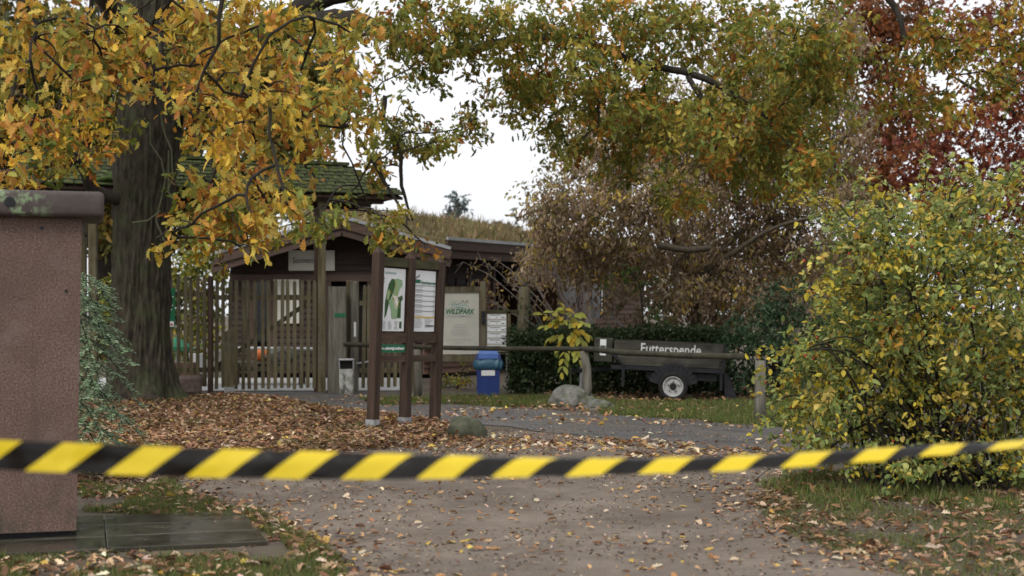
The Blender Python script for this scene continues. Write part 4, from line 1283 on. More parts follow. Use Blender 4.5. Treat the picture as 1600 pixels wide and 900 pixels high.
tw_ = np.interp(xs, [-900, 0, 500, 800, 1100, 1350, 1520, 1620, 1900], [0, .0, .10, .45, .72, .90, 1.10, 1.22, 1.22])   # lean of the film away from upright
cv_ = np.interp(xs, [-900, 200, 600, 1000, 1900], [.0, .05, 1.2, 1.5, 1.2])                      # how far its upper edge curls back
NV = 9; TW = .075
vs, uvs, acc, prev = [], [], 0.0, None
for i in range(len(xs)):
    c = P(xs[i], ys[i], Yt[i])
    if prev is not None: acc += (c - prev).length
    prev = c
    pos_ = Vector((0, 0, 0)); prof = [pos_.copy()]
    for j in range(NV - 1):
        t = (j + .5) / (NV - 1)
        a = tw_[i] + cv_[i] * max(0, t - .45) * 1.6 + .04 * math.sin(acc * 5) + .22 * mnoise.noise(Vector((acc * 9, t * 2.5, 0))) + .12 * mnoise.noise(Vector((acc * 30, t * 4, 3)))
        pos_ = pos_ + Vector((0, math.sin(a), math.cos(a))) * (TW / (NV - 1)); prof.append(pos_.copy())
    mid = (prof[0] + prof[-1]) / 2
    for j, q in enumerate(prof):
        vs.append(c + q - mid); uvs.append(((acc) / .197, j / (NV - 1)))
fs = [(i * NV + j, (i + 1) * NV + j, (i + 1) * NV + j + 1, i * NV + j + 1) for i in range(len(xs) - 1) for j in range(NV - 1)]
me = bpy.data.meshes.new('barrier_tape'); me.from_pydata([tuple(v) for v in vs], [], fs)
uvl = me.uv_layers.new(name='UVMap')
# shift so that one yellow field starts at picture x = 40
i0 = int(np.argmin(abs(xs - 38))); off_ = uvs[i0 * NV][0]
uvl.data.foreach_set('uv', [w_ for lp_ in me.loops for w_ in (uvs[lp_.vertex_index][0] - off_, uvs[lp_.vertex_index][1])])
me.polygons.foreach_set('use_smooth', [True] * len(me.polygons)); me.materials.append(tm)
tag(link('barrier_tape', me), 'yellow and black striped barrier tape sagging across the whole foreground', 'barrier tape')

# ------------------------------------------------------------------ things behind the gate
par = empty('parasol', (GX(276, 30), 30, 0), 'low green parasol behind the picket fence beside the oak', 'parasol')
mb = MB(); n = 8
vs = [(0, 0, 1.02)] + [(.36 * math.cos(2 * math.pi * k / n), .36 * math.sin(2 * math.pi * k / n), .8) for k in range(n)] + [(.37 * math.cos(2 * math.pi * k / n), .37 * math.sin(2 * math.pi * k / n), .72) for k in range(n)]
fs = [(0, 1 + k, 1 + (k + 1) % n) for k in range(n)] + [(1 + k, 9 + k, 9 + (k + 1) % n, 1 + (k + 1) % n) for k in range(n)]
mb.add(vs, fs).build('canopy', parasol_m, par)
MB().tube([(0, 0, 0), (0, 0, 1.0)], .02, 8).build('pole', steel_galv, par)
MB().disc((0, 0, .0), .2, .18, .06, 16).build('base', granite, par)
tb = empty('planter_box', (GX(281, 29), 29.3, 0), 'reddish wooden planter box behind the fence below the parasol', 'planter')
for k in range(3): MB().box((0, 0, .1 + k * .16), (.5, .4, .15), bev=.01).build('board', siding2, tb)
bk = empty('bucket', (GX(308, 29.5), 29.5, .0), 'white bucket with handle standing behind the picket fence', 'bucket')
MB().disc((0, 0, .25), .13, .17, .42, 20).build('body', white_print, bk)
MB().disc((0, 0, .0), .2, .2, .25, 20).build('stand', granite_red, bk)
MB().tube([(.17 * math.cos(a), 0, .66 + .14 * math.sin(a)) for a in np.linspace(0, math.pi, 12)], .008, 6).build('handle', steel_galv, bk)
bm = bmesh.new(); bmesh.ops.create_uvsphere(bm, u_segments=40, v_segments=14, radius=.17)
for v in bm.verts:
    a = math.atan2(v.co.y, v.co.x); k = 1 + .05 * math.cos(a * 10); v.co = Vector((v.co.x * k, v.co.y * k, v.co.z * .8))
me = bpy.data.meshes.new('pumpkin'); bm.to_mesh(me); bm.free(); me.materials.append(orange_m); me.polygons.foreach_set('use_smooth', [True] * len(me.polygons))
tbl = empty('low_table', (GX(420, 30.0), 30.0, 0), 'low weathered table seen through the gate slats', 'table')
for k in range(4): MB().box((0, -.24 + k * .16, .47), (1.6, .15, .04)).build('plank', wood_grey, tbl)
for x in (-.7, .7):
    for y in (-.22, .22): MB().box((x, y, .225), (.07, .07, .45)).build('leg', wood_brown, tbl)
pk = empty('pumpkin', (GX(409, 30), 30, .62), 'orange pumpkin on the low table behind the gate', 'pumpkin')
link('body', me, pk); MB().tube([(0, 0, .12), (.01, 0, .16), (.03, 0, .19)], [.022, .016, .018], 7).build('stalk', wood_olive, pk)
rk = link('rock', blob_mesh('rock', granite, .36, .28, .2, 5.5, 3, .25), None, (GX(441, 29.95), 29.95, .60))
tag(rk, 'pale rounded rock on the low table behind the gate', 'rock')
rl = empty('metal_railing', (GX(440, 31), 31.0, 0), 'thin grey metal railing between the gate and the shop wall', 'railing')
MB().tube([(GX(368, 31) - GX(440, 31), 0, .75), (GX(497, 31) - GX(440, 31), 0, .73)], .035, 8).build('handrail', steel_galv, rl)
for px in (370, 430, 495): MB().tube([(GX(px, 31) - GX(440, 31), 0, 0), (GX(px, 31) - GX(440, 31), 0, .73)], .02, 8).build('upright', steel_galv, rl)
# wire fence braces right of the porch
wf = empty('wire_fence_brace', (GX(924, 29), 29, 0), 'pale slanted metal brace of the wire fence above the hedge', 'fence brace')
k_ = 29 / F
mb = MB(); mb.tube([(0, 0, 0), (0, 0, CH + (HZ - 466) * k_)], .022, 8); mb.build('post', steel_galv, wf)
MB().tube([((926 - 924) * k_, 0, CH + (HZ - 468) * k_), ((972 - 924) * k_, .1, CH + (HZ - 509) * k_), ((1035 - 924) * k_, .2, CH - (565 - HZ) * k_)], .017, 6).build('strut', steel_galv, wf)
MB().tube([((922 - 924) * k_, 0, CH + (HZ - 468) * k_), ((902 - 924) * k_, .1, CH + (HZ - 486) * k_), ((840 - 924) * k_, .2, CH - (540 - HZ) * k_)], .017, 6).build('strut', steel_galv, wf)
# far house gable on the right
fh = empty('far_house', (GX(1345, 62), 62, 0), 'brown boarded house gable with grey verge beyond the bushes', 'house')
k_ = 48 / F
MB().prism([(-2.4, 0), (2.4, 0), (2.4, 3.6), (0, 4.75), (-2.4, 3.6)], 8, Matrix.Identity(4)).build('wall', far_house, fh)
for s_ in (-1, 1):
    MB().beam((0, -.25, 4.93), (s_ * 2.9, -.25, 3.55), .5, .16).build('verge', flash, fh)
    MB().add([(0, -.3, 4.9), (s_ * 3.0, -.3, 3.46), (s_ * 3.0, 8.3, 3.46), (0, 8.3, 4.9), (0, -.3, 4.8), (s_ * 3.0, -.3, 3.36), (s_ * 3.0, 8.3, 3.36), (0, 8.3, 4.8)], [(0, 1, 2, 3), (4, 5, 6, 7), (0, 1, 5, 4), (1, 2, 6, 5), (2, 3, 7, 6), (3, 0, 4, 7)]).build('roof', wood_grey, fh)
MB().box((0, -.02, 1.7), (1.0, .06, 1.1)).build('window', glass_dark, fh)

# ------------------------------------------------------------------ the big oak
OX = GX(221, 24.5); OY = 24.5
oak_root = Vector((OX, OY, 0))
oak = empty('oak_tree', oak_root, 'massive old oak with dark furrowed trunk and yellow autumn leaves', 'tree')
def Q(px, py, Y): return P(px, py, Y)
limbs = [
    ([Q(290, 185, 24.5), Q(325, 110, 24.4), Q(400, 62, 24.2), Q(520, 28, 24.0), Q(610, 50, 23.8), Q(690, 86, 23.6), Q(800, 62, 23.4), Q(900, 63, 23.2), Q(1000, 100, 23.0), Q(1100, 122, 22.8), Q(1205, 188, 22.6)], [.26, .24, .21, .17, .12, .09, .075, .065, .06, .055, .02]),
    ([Q(370, 75, 24.3), Q(460, 20, 24.2), Q(560, -20, 24), Q(760, -60, 23.5), Q(980, -50, 23), Q(1200, -40, 22.6), Q(1380, -10, 22.2), Q(1420, 110, 22)], [.2, .18, .16, .13, .11, .09, .06, .02]),
    ([Q(602, 150, 23.5), Q(600, 190, 23.4), Q(624, 232, 23.3), Q(628, 290, 23.2), Q(645, 345, 23.2)], [.045, .04, .035, .03, .012]),
    ([Q(560, 215, 22.5), Q(585, 255, 22.4), Q(610, 300, 22.4), Q(640, 345, 22.3)], [.03, .03, .025, .01]),
    ([Q(1075, 120, 22.8), Q(1108, 180, 22.6), Q(1120, 235, 22.5)], [.045, .04, .02]),
    ([Q(890, 95, 23), Q(930, 150, 22.9), Q(935, 200, 22.8)], [.03, .025, .012]),
    ([Q(205, 310, 24.3), Q(150, 300, 24.0), Q(115, 245, 23.6), Q(60, 262, 23.2), Q(-40, 275, 22.8)], [.13, .11, .09, .06, .03]),
    ([Q(145, 298, 24.0), Q(120, 330, 23.8), Q(135, 370, 23.6)], [.09, .06, .02]),
    ([Q(235, 60, 24.6), Q(150, 80, 23.8), Q(80, 120, 23), Q(10, 140, 22)], [.15, .10, .06, .03]),
    # the limb that reaches towards the camera, above the frame
    ([Vector((OX + .1, OY - .3, 5.6)), Vector((-5.9, 21, 6.0)), Vector((-5.0, 17, 5.6)), Vector((-3.9, 13.5, 5.0)), Vector((-2.6, 11.6, 4.5)), Vector((-1.6, 11.0, 4.2))], [.2, .17, .13, .09, .05, .02]),
    ([Vector((-4.4, 15.0, 5.3)), Vector((-4.5, 12.6, 4.6)), Vector((-4.6, 11.0, 4.2))], [.07, .05, .02]),
    ([Q(300, 195, 24.5), Q(308, 215, 24.4), Q(306, 240, 24.4)], [.1, .07, .04]),
]
# trunk with furrowed bark
bm = bmesh.new()
prof = [(0, .78, 0), (.12, .72, 0), (.35, .64, 0), (.8, .575, 0), (1.5, .545, 0), (2.4, .53, .0), (3.3, .55, .02), (4.1, .58, .06), (4.7, .60, .12), (5.4, .50, .10), (6.5, .44, .12), (8.0, .38, .2), (10.5, .28, .5), (13, .15, .8)]
NA, NZ = 150, 300
zs = np.linspace(0, 13, NZ) ** 1.0
pz = [p[0] for p in prof]
ring_prev = None
for zz in zs:
    r0 = .83 * np.interp(zz, pz, [p[1] for p in prof]); xo = np.interp(zz, pz, [p[2] for p in prof])
    ring = []
    for k in range(NA):
        a = 2 * math.pi * k / NA
        fl = 1 + (.26 * math.exp(-zz / .3)) * (math.sin(a * 5 + 1.0) + .4)
        cr_ = abs(mnoise.noise(Vector((math.cos(a) * 7.5, math.sin(a) * 7.5, zz * 1.1)))) * .10 + abs(mnoise.noise(Vector((math.cos(a) * 14, math.sin(a) * 14, zz * 2.6)))) * .05
        r = r0 * fl * (1 + .06 * mnoise.noise(Vector((math.cos(a), math.sin(a), zz * .4)))) + cr_
        ring.append(bm.verts.new((xo + r * math.cos(a), r * math.sin(a), zz - .02)))
    if ring_prev:
        for k in range(NA):
            bm.faces.new((ring_prev[k], ring_prev[(k + 1) % NA], ring[(k + 1) % NA], ring[k]))
    ring_prev = ring
me = bpy.data.meshes.new('trunk'); bm.to_mesh(me); bm.free(); me.materials.append(bark); me.polygons.foreach_set('use_smooth', [True] * len(me.polygons))
link('trunk', me, oak)
# hanging vines on the trunk
for pts in ([(233, 190), (236, 225), (252, 250), (258, 280), (250, 310), (245, 345), (262, 385)], [(250, 180), (258, 210), (270, 235), (272, 280), (262, 300)], [(268, 235), (265, 300), (275, 320)], [(250, 330), (232, 345), (205, 348)]):
    MB().tube([P(x + random.gauss(0, 1.5), y, 23.72) for x, y in pts], [.016] * len(pts), 6).build('vine', mat('vine_bark%d' % len(MATS), [(.05, .055, .03), (.10, .105, .06)], (9, 9, 9), .9, .2, 0), oak, world=True)

NB = [(20, 150, 45, 60), (15, 255, 40, 35), (60, 60, 70, 50), (150, 45, 100, 50), (165, 110, 55, 42), (300, 25, 130, 45), (430, 40, 110, 55), (330, 105, 80, 50),
      (305, 150, 40, 30), (400, 145, 95, 50), (470, 180, 85, 55), (400, 220, 75, 45), (348, 222, 40, 40), (330, 285, 62, 36), (400, 290, 70, 42), (448, 318, 45, 36),
      (300, 350, 34, 24), (246, 372, 16, 24), (535, 200, 45, 38), (478, 262, 36, 34), (525, 120, 60, 45), (428, 348, 26, 24), (395, 340, 50, 24), (120, 130, 60, 40), (560, 60, 40, 40), (470, 110, 60, 40), (375, 385, 16, 16), (235, 140, 36, 26), (225, 85, 60, 40)]
nb_ = []
for i, b in enumerate(NB):
    nb_.append((*b, 11.2 + (i * 0.37) % 2.6, PAL_YEL, .45))
nbw = to_world(nb_, 440)
MB_ = [(60, 215, 110, 60), (30, 305, 70, 26), (150, 190, 60, 40), (20, 340, 60, 30), (90, 100, 110, 70), (370, 340, 70, 40), (505, 350, 48, 20), (525, 335, 32, 24), (578, 250, 22, 22), (380, 378, 40, 16), (340, 180, 60, 70), (330, 350, 40, 30), (345, 374, 50, 26), (400, 366, 48, 22), (110, 248, 60, 22), (540, 170, 60, 50), (300, 80, 120, 60), (450, 60, 120, 60), (330, 300, 60, 40), (598, 342, 26, 22), (622, 365, 40, 20), (660, 378, 32, 14)]
mbw = [(*b, 18 + (i * 1.13) % 5, PAL_MID if b[0] < 440 else PAL_GRN, .9) for i, b in enumerate(MB_)]
GB = [(640, 40, 110, 60), (760, 40, 110, 60), (880, 40, 110, 60), (1000, 45, 110, 65), (1120, 50, 110, 65), (1240, 60, 100, 75), (640, 108, 60, 36), (620, 195, 35, 35), (655, 215, 55, 28), (735, 185, 35, 22),
      (700, 220, 40, 20), (790, 130, 55, 32), (800, 175, 35, 25), (850, 130, 70, 60), (870, 195, 45, 45), (930, 140, 90, 65), (900, 230, 32, 28), (1010, 160, 100, 75), (980, 235, 60, 45), (1090, 215, 85, 58), (1060, 292, 50, 36), (1160, 170, 100, 85), (1190, 252, 90, 58), (1250, 190, 85, 90), (1270, 262, 60, 46), (1285, 110, 60, 80), (600, 260, 26, 26)]
gbw = [(*b, 21.3 + (i * .77) % 3.6, PAL_GRN, 1.1) for i, b in enumerate(GB)]
RB = [(1470, 60, 60, 40), (1440, 95, 55, 40), (1420, 165, 50, 38), (1480, 160, 50, 40), (1510, 90, 60, 50), (1570, 70, 60, 45), (1590, 130, 45, 40), (1600, 30, 60, 40)]
rbw = [(*b, 20.5 + (i * .7) % 2, PAL_RGT, .9) for i, b in enumerate(RB)]
wl_ = to_world(mbw, 560) + to_world(gbw, 700) + to_world(rbw, 480)
pos, ax, up, col, tw1 = twig_leaves(wl_, 20, .17, .45)
posn, axn, upn, coln, tw2 = twig_leaves(nbw, 12, .12, .55)
def keep_sign(p):
    x_ = 800 + F * p[:, 0] / p[:, 1]; y_ = HZ - (p[:, 2] - CH) * F / p[:, 1]
    return ~((x_ > 440) & (x_ < 500) & (y_ > 378) & (y_ < 432))        # the sign hangs in a gap of the foliage
k_ = keep_sign(pos); pos, ax, up, col = pos[k_], ax[k_], up[k_], col[k_]
k_ = keep_sign(posn); posn, axn, upn, coln = posn[k_], axn[k_], upn[k_], coln[k_]
mb = MB(); grow(mb, limbs, tw1 + tw2, .007, 4)
mb.build('branches', bark_dark, oak, smooth=True, world=True)
sc = .108 * R.normal(1, .2, len(pos)).clip(.5, 1.5)
crown = link('crown', leaf_mesh('crown', OAK_LO, pos - np.array(oak_root), frames(ax, up), sc, col, LEAF), oak)
scn = .094 * R.normal(1, .18, len(posn)).clip(.6, 1.45)
rn = frames(axn, upn)
pxn = 800 + F * posn[:, 0] / posn[:, 1]; pyn = HZ - (posn[:, 2] - CH) * F / posn[:, 1]
vis = (pxn > 5) & (pxn < 1590) & (pyn > 5) & (pyn < 430)
key = np.where(vis, posn[:, 1] / scn, 1e9)
od = np.argsort(key); ind, oth = od[:300], od[300:]
o = link('distant_leaves', leaf_mesh('near_leaves', OAK_HI, posn[oth] - np.array(oak_root), rn[oth], scn[oth], coln[oth], LEAF), crown)
o.name = 'spray_leaves'; tag(o, kind='stuff')
vmesh = [leaf_mesh('leaf', OAK_HI, np.zeros((1, 3)), np.eye(3)[None], [1.0], palette(1, PAL_YEL, .12), LEAF) for _ in range(24)]
for j, i in enumerate(ind):
    o = link('leaf', vmesh[j % 24], crown)
    o.matrix_basis = Matrix.Translation((posn[i] - np.array(oak_root)).tolist()) @ Matrix(rn[i].tolist()).to_4x4() @ Matrix.Scale(float(scn[i]), 4)

# ------------------------------------------------------------------ other trees and shrubs
def simple_limbs(root, fork, blobs, r0=.2, r1=.1):
    """trunk to a fork, then a limb to every third blob"""
    L_ = [([root, root.lerp(fork, .5) + Vector((.05, .05, 0)), fork], [r0, (r0 + r1) / 2, r1])]
    for c, s, n, pal in blobs[::3]:
        c = Vector(c); L_.append(([fork - Vector((0, 0, .1)), fork.lerp(c, .5) + Vector((0, 0, .3)), c], [r1 * .8, r1 * .45, .015]))
    return L_

# dry brown tree
BB = [(1000, 330, 150, 75), (920, 400, 105, 55), (1080, 410, 120, 65), (1180, 400, 100, 60), (870, 340, 60, 50), (955, 250, 75, 60), (1240, 335, 80, 65), (1300, 260, 60, 60), (1325, 190, 38, 60), (1100, 470, 85, 35), (850, 415, 45, 30), (1060, 450, 50, 30), (1200, 460, 50, 28), (1130, 300, 110, 70), (1060, 240, 90, 60), (1330, 330, 45, 45), (1280, 400, 45, 40), (1200, 240, 70, 60), (1150, 510, 40, 25), (1150, 200, 100, 70), (1250, 140, 80, 70), (1040, 180, 90, 60), (1300, 60, 50, 60), (1180, 100, 90, 60), (960, 190, 60, 40)]
bbw = to_world([(*b, 28.0 + (i * .83) % 3, PAL_BRN, 1.0) for i, b in enumerate(BB)], 1000)
root = Vector((GX(1090, 29.5), 29.5, 0)); fork = P(1085, 430, 29.4)
tree('dry_brown_tree', root, 'broad tree with withered brown leaves behind the trailer', 'tree', simple_limbs(root, fork, bbw, .16, .09) + [([P(1030, 383, 27.2), P(1070, 390, 27.2), P(1110, 388, 27.2)], [.075, .06, .06])], bbw, NARROW, .10, 18, .22, twig_tan, droop=.95, r_tip=.006, n_sub=30)
# pale bare twigs at its left flank
tw_e = empty('bare_shrub', (GX(905, 27.4), 27.4, 0), 'pale bare twiggy shrub before the dark porch', 'shrub')
mb = MB()
for i in range(26):
    tip = P(random.uniform(720, 960), random.uniform(395, 480), random.uniform(27, 28.4)); b0 = Vector((GX(905, 27.4) + random.gauss(0, .15), 27.4 + random.gauss(0, .1), 0))
    m1 = b0.lerp(tip, .4) + Vector((0, 0, .55)); m2 = b0.lerp(tip, .75) + Vector((random.gauss(0, .08), 0, .38))
    mb.tube([b0, m1, m2, tip], [.016, .012, .008, .004], 5)
    for k in range(5):
        t = random.uniform(.2, 1); a = m2.lerp(tip, t); mb.tube([a, a + Vector((random.gauss(0, .14), random.gauss(0, .1), random.gauss(-.05, .12)))], [.006, .002], 4)
mb.build('stems', twig_grey, tw_e, world=True)
n = 420
tp_ = np.array([P(random.uniform(730, 960), random.uniform(400, 490), random.uniform(27, 28.4)) for _ in range(n)])
link('dry_leaves', leaf_mesh('dry_leaves', NARROW, tp_ - np.array(tw_e.location), frames(norm(R.normal(size=(n, 3)) * .5 + (0, 0, -1)), norm(R.normal(size=(n, 3)))), .10 * R.normal(1, .2, n), palette(n, [(3, (.17, .11, .06)), (1, (.35, .25, .05)), (1, (.11, .07, .045))]), LEAF), tw_e)
# thin yellow tree behind
YB = [(870, 290, 50, 50), (900, 220, 45, 50), (860, 350, 40, 40), (960, 180, 60, 40), (930, 320, 60, 50), (1010, 210, 60, 50)]
ybw = to_world([(*b, 33, [(2, (.34, .27, .08)), (2, (.22, .18, .10)), (1, (.15, .12, .07))], 1.0) for b in YB], 260)
root = Vector((GX(920, 33.5), 33.5, 0))
tree('pale_yellow_tree', root, 'thin pale yellow tree rising behind the withered brown tree', 'tree', simple_limbs(root, P(915, 380, 33.4), ybw, .14, .08), ybw, OVATE, .10, 8, .3, twig_grey, n_sub=8)
# rust and red trees at right
UB = [(1370, 70, 55, 60), (1400, 150, 60, 60), (1350, 20, 60, 40), (1410, 30, 60, 50), (1420, 215, 40, 40), (1380, 230, 50, 50), (1350, 290, 50, 50)]
ubw = to_world([(*b, 33, PAL_RUST, 1.2) for b in UB], 520)
root = Vector((GX(1385, 33.5), 33.5, 0))
tree('rust_brown_tree', root, 'rust brown tree standing left of the dark red one', 'tree', simple_limbs(root, P(1380, 330, 33.4), ubw, .2, .1), ubw, RHOMB, .14, 10, .28, bark_dark, n_sub=6)
DB = [(1460, 240, 60, 40), (1450, 290, 55, 40), (1540, 230, 60, 45), (1580, 150, 50, 50), (1530, 300, 60, 40), (1590, 300, 50, 55), (1490, 330, 60, 40), (1580, 370, 50, 40), (1620, 220, 50, 60), (1520, 180, 40, 30), (1560, 30, 60, 40), (1500, 50, 50, 50), (1650, 120, 60, 70), (1470, 200, 40, 26), (1585, 90, 40, 30)]
dbw = to_world([(*b, 30, PAL_RED, 1.2) for b in DB], 340)
root = Vector((GX(1650, 30.5), 30.5, 0))
tree('dark_red_tree', root, 'dark red autumn tree at the right edge against the sky', 'tree', [([root, P(1660, 350, 30.4), P(1640, 200, 30.3), P(1650, -50, 30)], [.25, .2, .16, .08]), ([P(1640, 210, 30.3), P(1590, 180, 30), P(1530, 145, 29.8), P(1490, 120, 29.6)], [.09, .075, .05, .02]), ([P(1650, 320, 30.3), P(1590, 330, 30), P(1530, 300, 29.8)], [.07, .05, .02])], dbw, STAR, .13, 9, .28, bark_dark, n_sub=6)

# background trees on the left
LB = [(60, 120, 120, 90), (170, 200, 120, 80), (40, 260, 90, 70), (300, 150, 110, 90), (430, 230, 90, 80), (130, 330, 90, 60), (300, 330, 90, 60), (380, 120, 100, 80), (240, 50, 120, 60), (60, 30, 80, 40), (500, 130, 60, 60), (370, 300, 60, 50), (-20, 180, 60, 90)]
lbw = to_world([(*b, 44 + (i * 1.9) % 7, [(3, (.14, .125, .03)), (1.6, (.24, .16, .03)), (3, (.08, .09, .028)), (.8, (.26, .14, .03))], 2.0) for i, b in enumerate(LB)], 230)
root = Vector((GX(150, 47), 47, 0))
tree('olive_tree_clump', root, 'olive and yellow tree far behind the shingle canopy', 'tree', simple_limbs(root, P(170, 330, 47), lbw, .4, .25), lbw, OVATE, .27, 12, .5, bark_dark, n_sub=6, r_tip=.012)
SB = [(290, 420, 50, 26), (320, 400, 40, 26), (270, 460, 40, 40), (310, 480, 40, 50), (290, 530, 50, 50), (340, 430, 30, 26), (240, 440, 40, 50), (200, 480, 50, 60), (380, 400, 40, 30)]
sbw = to_world([(*b, 38, [(3, (.20, .21, .04)), (2, (.30, .27, .05)), (2, (.12, .16, .035)), (1, (.40, .29, .04))], 1.0) for b in SB], 300)
root = Vector((GX(290, 38.3), 38.3, 0))
tree('yellow_green_shrub', root, 'tall yellow green shrub seen over and through the fence', 'shrub', simple_limbs(root, P(290, 540, 38.3), sbw, .08, .05), sbw, OVATE, .14, 9, .25, bark_dark, n_sub=5)
# ivy-green bush behind gate left, under the canopy
# far treeline and pine
pine_r = Vector((GX(713, 95), 95, 0))
PB = [(713, 318, 14, 8), (700, 327, 10, 6), (724, 328, 9, 6), (712, 333, 18, 6), (716, 311, 8, 5)]
pbw = to_world([(*b, 95, [(1, (.12, .16, .16)), (1, (.09, .12, .12))], .8) for b in PB], 90)
tree('far_pine', pine_r, 'distant bluish pine crown above the turf roof', 'tree', [([pine_r, P(713, 340, 95), P(714, 315, 95)], [.3, .2, .06])], pbw, RHOMB, .35, 10, .4, twig_grey, leafm=NEEDLE, n_sub=4, r_tip=.02)
FBk = [(560, 335, 40, 12), (620, 342, 40, 10), (670, 345, 40, 10), (770, 352, 50, 14), (840, 340, 40, 20), (500, 330, 50, 20)]
fbw = to_world([(*b, 90, [(1, (.13, .14, .12)), (1, (.10, .11, .09)), (1, (.17, .15, .11))], 1.5) for b in FBk], 20)
tag(link('far_wood', leaf_mesh('far_wood', RHOMB, *(lambda t: (t[0], frames(t[1], t[2]), .5 * R.normal(1, .25, len(t[0])).clip(.4, 1.8), t[3]))(twig_leaves(fbw, 10, .6, .3)), LEAF)), 'pale distant tree line beyond the shop roof', 'wood', kind='stuff')

# hedge behind the trailer
hx0, hx1 = GX(795, 26.9), GX(1140, 26.3)
hedge = empty('hedge', ((hx0 + hx1) / 2, 26.6, 0), 'dense dark green clipped hedge behind the trailer', 'hedge')
n = 26000
q = R.random((n, 3))
hp = np.stack([hx0 + (hx1 - hx0) * q[:, 0], 26.35 + .75 * q[:, 1] - .5 * (q[:, 0] - .5) * 0, q[:, 2] ** .8 * 1.22], 1)
hp += R.normal(0, .04, (n, 3))
wob_ = np.array([mnoise.noise(Vector((a * 1.3, b * 2, 0))) for a, b in hp[:, :2]])
hp[:, 2] *= 1 + .12 * wob_
link('foliage', leaf_mesh('foliage', RHOMB, hp - np.array(hedge.location), frames(norm(R.normal(size=(n, 3)) + (0, -.3, .3)), norm(R.normal(size=(n, 3)) + (0, -.4, .6))), .07 * R.normal(1, .25, n).clip(.4, 1.7), palette(n, PAL_DARK, .25), LEAF), hedge)
mb = MB()
for i in range(30):
    x = random.uniform(hx0 + .1, hx1 - .1); mb.tube([(x, 26.7, 0), (x + random.gauss(0, .1), 26.7, .6), (x + random.gauss(0, .2), 26.7 + random.gauss(0, .15), 1.15)], [.025, .018, .006], 5)
mb.build('stems', bark_dark, hedge, world=True)
# dark bush right of trailer
KB = [(1190, 510, 60, 50), (1230, 470, 40, 40), (1160, 550, 50, 40), (1230, 560, 55, 45), (1290, 520, 50, 60), (1180, 590, 60, 30), (1140, 590, 30, 24), (1340, 560, 60, 60)]
kbw = to_world([(*b, 24.8 + (i * .3) % 1, [(3, (.04, .08, .035)), (2, (.06, .11, .045)), (1, (.09, .13, .065))], .6) for i, b in enumerate(KB)], 800)
root = Vector((GX(1215, 25.2), 25.2, 0))
tree('dark_evergreen_bush', root, 'dark green evergreen bush right of the trailer', 'bush', simple_limbs(root, P(1210, 570, 25.2), kbw, .06, .04), kbw, NARROW, .09, 14, .14, bark_dark, leafm=NEEDLE, n_sub=5)
# small green fern-like ash shoot in brown tree
GBs = [(965, 432, 22, 14), (1015, 445, 14, 12), (1020, 480, 24, 18), (985, 425, 20, 10)]
gsw = to_world([(*b, 27.3, [(1, (.06, .12, .025)), (1, (.09, .14, .03))], .4) for b in GBs], 240)
root = Vector((GX(1005, 27.3), 27.3, 0))
tree('green_sapling', root, 'slender sapling with still green leaves in front of the withered tree', 'sapling', [([root, P(1005, 520, 27.3), P(1000, 450, 27.3), P(985, 425, 27.3)], [.025, .02, .015, .006])], gsw, LANCE, .11, 12, .16, bark_dark)

# yellow compound-leaved sapling by the barrier post
ys_r = Vector((GX(893, 24.6), 24.6, 0))
ys_ = empty('yellow_sapling', ys_r, 'small sapling with large yellow compound leaves over the barrier post', 'sapling')
stems = MB(); stems.tube([ys_r, P(890, 560, 24.6), P(884, 515, 24.55), P(882, 495, 24.5)], [.018, .015, .012, .006], 6)
lme = [leaf_mesh('leaf', OVATE, np.zeros((1, 3)), np.eye(3)[None], [1.0], palette(1, [(2, (.46, .40, .06)), (2, (.36, .36, .07)), (1, (.50, .33, .03)), (1, (.24, .28, .06))], .12), LEAF) for _ in range(10)]
rachis = [((884, 512), (848, 490)), ((884, 505), (862, 486)), ((884, 505), (905, 488)), ((884, 515), (920, 522)), ((886, 525), (856, 530)), ((886, 520), (900, 540)), ((885, 500), (882, 480)), ((884, 510), (915, 505)), ((884, 515), (870, 545)), ((886, 540), (878, 580)), ((886, 535), (905, 560)), ((884, 508), (850, 508)), ((885, 516), (892, 500)), ((884, 505), (874, 500)), ((886, 518), (908, 530))]
for (a_, b_2) in rachis:
    yb = 24.5 + random.gauss(0, .18)
    A_, B_ = P(*a_, 24.55), P(*b_2, yb)
    md = A_.lerp(B_, .5) + Vector((0, 0, .05)); B_ = B_ + Vector((0, 0, -.02))
    stems.tube([A_, md, B_], [.006, .005, .003], 5)
    dr = (B_ - A_).normalized(); side = dr.cross(Vector((0, -.3, 1))).normalized()
    for k, t in enumerate((.35, .35, .6, .6, .82, .82, 1.0)):
        s_ = 0 if t == 1 else (1 if k % 2 else -1)
        p = A_.lerp(md, t * 2) if t < .5 else md.lerp(B_, t * 2 - 1)
        axv = (dr * (1.0 if s_ == 0 else .55) + side * s_ * .8 + Vector((random.gauss(0, .15), random.gauss(0, .15), -.35 + random.gauss(0, .15))))
        fr2 = frames(np.array([axv]), np.array([[random.gauss(0, .3), -.6, .8]]))[0]
        o = link('leaf', random.choice(lme), ys_)
        o.matrix_basis = Matrix.Translation(p - ys_r) @ Matrix(fr2.tolist()).to_4x4() @ Matrix.Scale(random.uniform(.13, .2), 4)
stems.build('stem', mossy, ys_, world=True)

